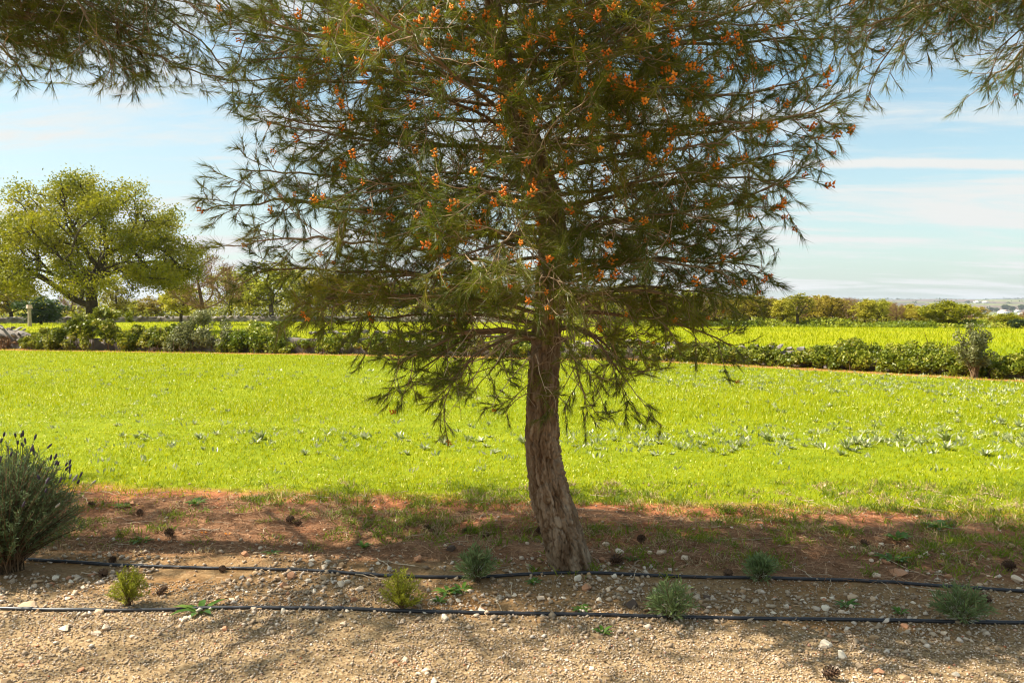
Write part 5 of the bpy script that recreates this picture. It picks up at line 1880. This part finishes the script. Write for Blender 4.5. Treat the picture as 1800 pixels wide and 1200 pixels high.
# ------------------------------------------------------------------ fallen cones
for lab, px, py, s_ in (
        ('open pine cone lying on the gravel in the front right', 1447, 1192, 1.1),
        ('dark pine cone right of the small lime shrub', 277, 1048, 0.95),
        ('dark pine cone just left of the small lime shrub', 180, 1016, 0.95),
        ('pine cone behind the rear pipe near the big lavender', 200, 986, 0.8),
        ('round dark cone amid the litter left of centre', 302, 940, 1.1),
        ('cone touching the rear pipe right of the lime shrub', 391, 1007, 0.75),
        ('left cone of a pair on the litter left of centre', 506, 920, 1.0),
        ('right cone of a pair on the litter left of centre', 520, 923, 0.85),
        ('upper cone of two on the litter left of the trunk', 754, 931, 0.9),
        ('lower cone of two on the litter left of the trunk', 756, 941, 0.8),
        ('cone half hidden just left of the trunk', 946, 942, 0.9),
        ('cone right of the trunk foot', 1075, 990, 1.3),
        ('cone in the litter well right of the trunk', 1124, 951, 1.0),
        ('cone behind the rear pipe left of the dark lavender', 1276, 1014, 0.9),
        ('cone in the grass right of the dark lavender', 1524, 960, 1.0),
        ('dark cone at the right edge behind the rear pipe', 1782, 1002, 1.2),
        ('cone behind the pale stemmed lavender', 1742, 1062, 1.0),
        ('cone in the far litter by the left grass edge', 247, 907, 0.9),
        ('small cone in the far litter beside the lavender bush', 166, 893, 0.8),
        ('small dark cone on the far litter between the pairs', 850, 944, 0.7),
        ('small cone on the litter near the trunk, left side', 822, 934, 0.7)):
    p = gp(px, py)
    rg = np.random.default_rng(int(px))
    o = tag(link('pine_cone', CONE_OPEN, None, (p[0], p[1], p[2] + 0.020 * s_), (R(78) + rg.normal(0, 0.2), rg.normal(0, 0.2), rg.uniform(0, 6.28))), lab, 'pine cone')
    o.scale = (s_ * 0.86, s_ * 0.86, s_ * 0.92)

# ------------------------------------------------------------------ stones
ROCK = [rock_mesh(300 + i, 0, 18, MAT['stone']) for i in range(10)]
REDR = [rock_mesh(330 + i, 0, 16, MAT['redstone']) for i in range(3)]
DRKR = [rock_mesh(340 + i, 0, 16, MAT['darkstone']) for i in range(2)]


def put_stone(me, px, py, wpx, lab=None, group=None, tall=1.0):
    p = gp(px, py)
    s_ = wpx / FPX * p[1] / 2
    rg = np.random.default_rng(int(px * 7 + py))
    o = link('stone', me, None, (p[0], p[1], p[2] + s_ * 0.32 * tall), (rg.normal(0, 0.2), rg.normal(0, 0.2), rg.uniform(0, 6.28)))
    o.scale = (s_, s_, s_ * tall)
    if not lab:
        zone = 'behind the rear pipe' if py < 1008 else 'between the two pipes' if py < 1088 else 'on gravel before the front pipe'
        lab = 'small %s stone %s, %s of the pine' % ('reddish' if me in REDR else 'pale limestone', zone, 'left' if px < 1000 else 'right')
        group = 'small loose stones along the pipes'
    tag(o, lab, 'stone', group)
    return o


for lab, px, py, w, m_, tall in (
        ('rounded orange brown stone left of the rear lavender tuft', 735, 986, 19, REDR[0], 1.3),
        ('flat rust red tile shard behind the rear pipe on the right', 1577, 1009, 36, REDR[1], 0.6),
        ('orange stone lying against the front pipe on the right', 1590, 1101, 17, REDR[2], 1.0),
        ('white stone leaning on the front pipe below the trunk', 955, 1089, 19, ROCK[0], 1.2),
        ('double white stone on the rear pipe right of the trunk foot', 1016, 1020, 20, ROCK[1], 1.2),
        ('pale pointed stone on the rear pipe right of trunk', 1080, 1015, 14, ROCK[2], 1.2),
        ('white stone just below the rear pipe, right of the pointed one', 1121, 1020, 15, ROCK[3], 1.0),
        ('dark brown clod between the pipes left of the lavender tuft', 1110, 1066, 30, DRKR[0], 0.9),
        ('dark grey brown stone right of the front lavender tuft', 1243, 1052, 22, DRKR[1], 0.8),
        ('round purplish stone at the right grass edge', 1633, 909, 14, DRKR[1], 1.4),
        ('brown stone left of the rear lavender tuft', 793, 974, 20, DRKR[0], 1.2),
        ('large tan stone on the gravel at the lower left', 113, 1107, 24, ROCK[4], 0.8),
        ('tan stone on gravel right of the large lower left one', 169, 1115, 19, ROCK[5], 0.8),
        ('pinkish round stone on the gravel at the bottom left', 143, 1179, 15, REDR[0], 1.0),
        ('grey stone cut by the lower left corner', 6, 1204, 30, ROCK[6], 1.0),
        ('reddish stone in the litter right of the big lavender', 234, 888, 14, REDR[1], 1.0),
        ('dark stone behind the rear pipe on the left', 322, 972, 13, DRKR[0], 0.9),
        ('long pale slab beside the front pipe at the left edge', 48, 1068, 34, ROCK[7], 0.5),
        ('white stone half buried at bottom centre', 763, 1199, 18, ROCK[8], 1.3),
        ('white angular stone on the gravel below centre', 712, 1162, 15, ROCK[9], 1.2),
        ('flat pinkish stone left of the white angular gravel stone', 692, 1164, 20, REDR[2], 0.5),
        ('tan stone on the gravel right of the bottom white stone', 748, 1180, 20, ROCK[4], 0.9),
        ('large pale stone in the cluster on right gravel', 1452, 1134, 24, ROCK[1], 0.9),
        ('leftmost stone of the cluster on right gravel', 1446, 1138, 18, ROCK[5], 0.9),
        ('white stone at the right of the cluster on gravel', 1468, 1128, 14, ROCK[0], 0.9),
        ('pale stone above the cone on the right gravel', 1480, 1153, 24, ROCK[8], 0.8),
        ('cream stone below the front pipe toward the right', 1536, 1122, 18, ROCK[3], 0.9),
        ('pale stone right of the cone on the gravel', 1590, 1192, 22, ROCK[6], 0.8),
        ('white pointed stone at the bottom right gravel', 1680, 1188, 16, ROCK[2], 1.3),
        ('tan stone at the right end behind the rear pipe', 1786, 1021, 28, ROCK[4], 1.0),
        ('white angular stone behind the rear pipe on the right', 1541, 1014, 20, ROCK[9], 0.9),
        ('white stone on gravel left under the front pipe', 478, 1087, 13, ROCK[3], 0.9),
        ('white stone under the front pipe by the weed', 174, 1078, 18, ROCK[7], 1.0)):
    put_stone(m_, px, py, w, lab, None, tall)
rng = np.random.default_rng(64)
cnt = 0
while cnt < 255:
    px = rng.uniform(-10, 1810)
    py = rng.choice([rng.normal(1035, 28), rng.normal(985, 14), rng.uniform(1095, 1195)], p=[0.62, 0.2, 0.18])
    if not 955 < py < 1198:
        continue
    p = gp(px, py)
    if fbm(p[0] * 1.6 + 2, p[1] * 2.6, 9) < -0.25 or px < 60 and py < 1060:
        continue
    put_stone(ROCK[rng.integers(10)] if rng.random() < 0.88 else REDR[rng.integers(3)], px, py, float(np.clip(rng.lognormal(math.log(11.8), 0.30), 8, 21)), None, None, rng.uniform(0.7, 1.2))
    cnt += 1

# orange petals on the litter
PETAL = rosette_mesh('petals', 5, 5, 0.02, 0.014, MAT['orange'], 0.6, 2, 0.5)
for lab, px, py in (('orange flower head lying on the litter right of the round cone', 358, 938), ('paler orange flower head right of the other one', 400, 940)):
    tag(link('flower_head', PETAL, None, tuple(gp(px, py) + np.array([0, 0, 0.004]))), lab, 'flower')

# ------------------------------------------------------------------ air between here and the hills
me = bpy.data.meshes.new('haze')
bm = bmesh.new()
bmesh.ops.create_cube(bm, size=1.0)
bm.to_mesh(me)
bm.free()
hm, ht, hout = newmat('haze_air')
pv = N(ht, 'ShaderNodeVolumePrincipled')
pv.inputs['Color'].default_value = (0.82, 0.88, 1.0, 1.0)
pv.inputs['Density'].default_value = 0.00010
pv.inputs['Anisotropy'].default_value = 0.2
ht.links.new(pv.outputs[0], hout.inputs['Volume'])
me.materials.append(hm)
hz = link('haze', me, None, (0, 4350, 15), (0, 0, 0), (15600, 10300, 130))
tag(hz, 'thin pale haze softening the distant hills', 'haze', None, 'stuff')
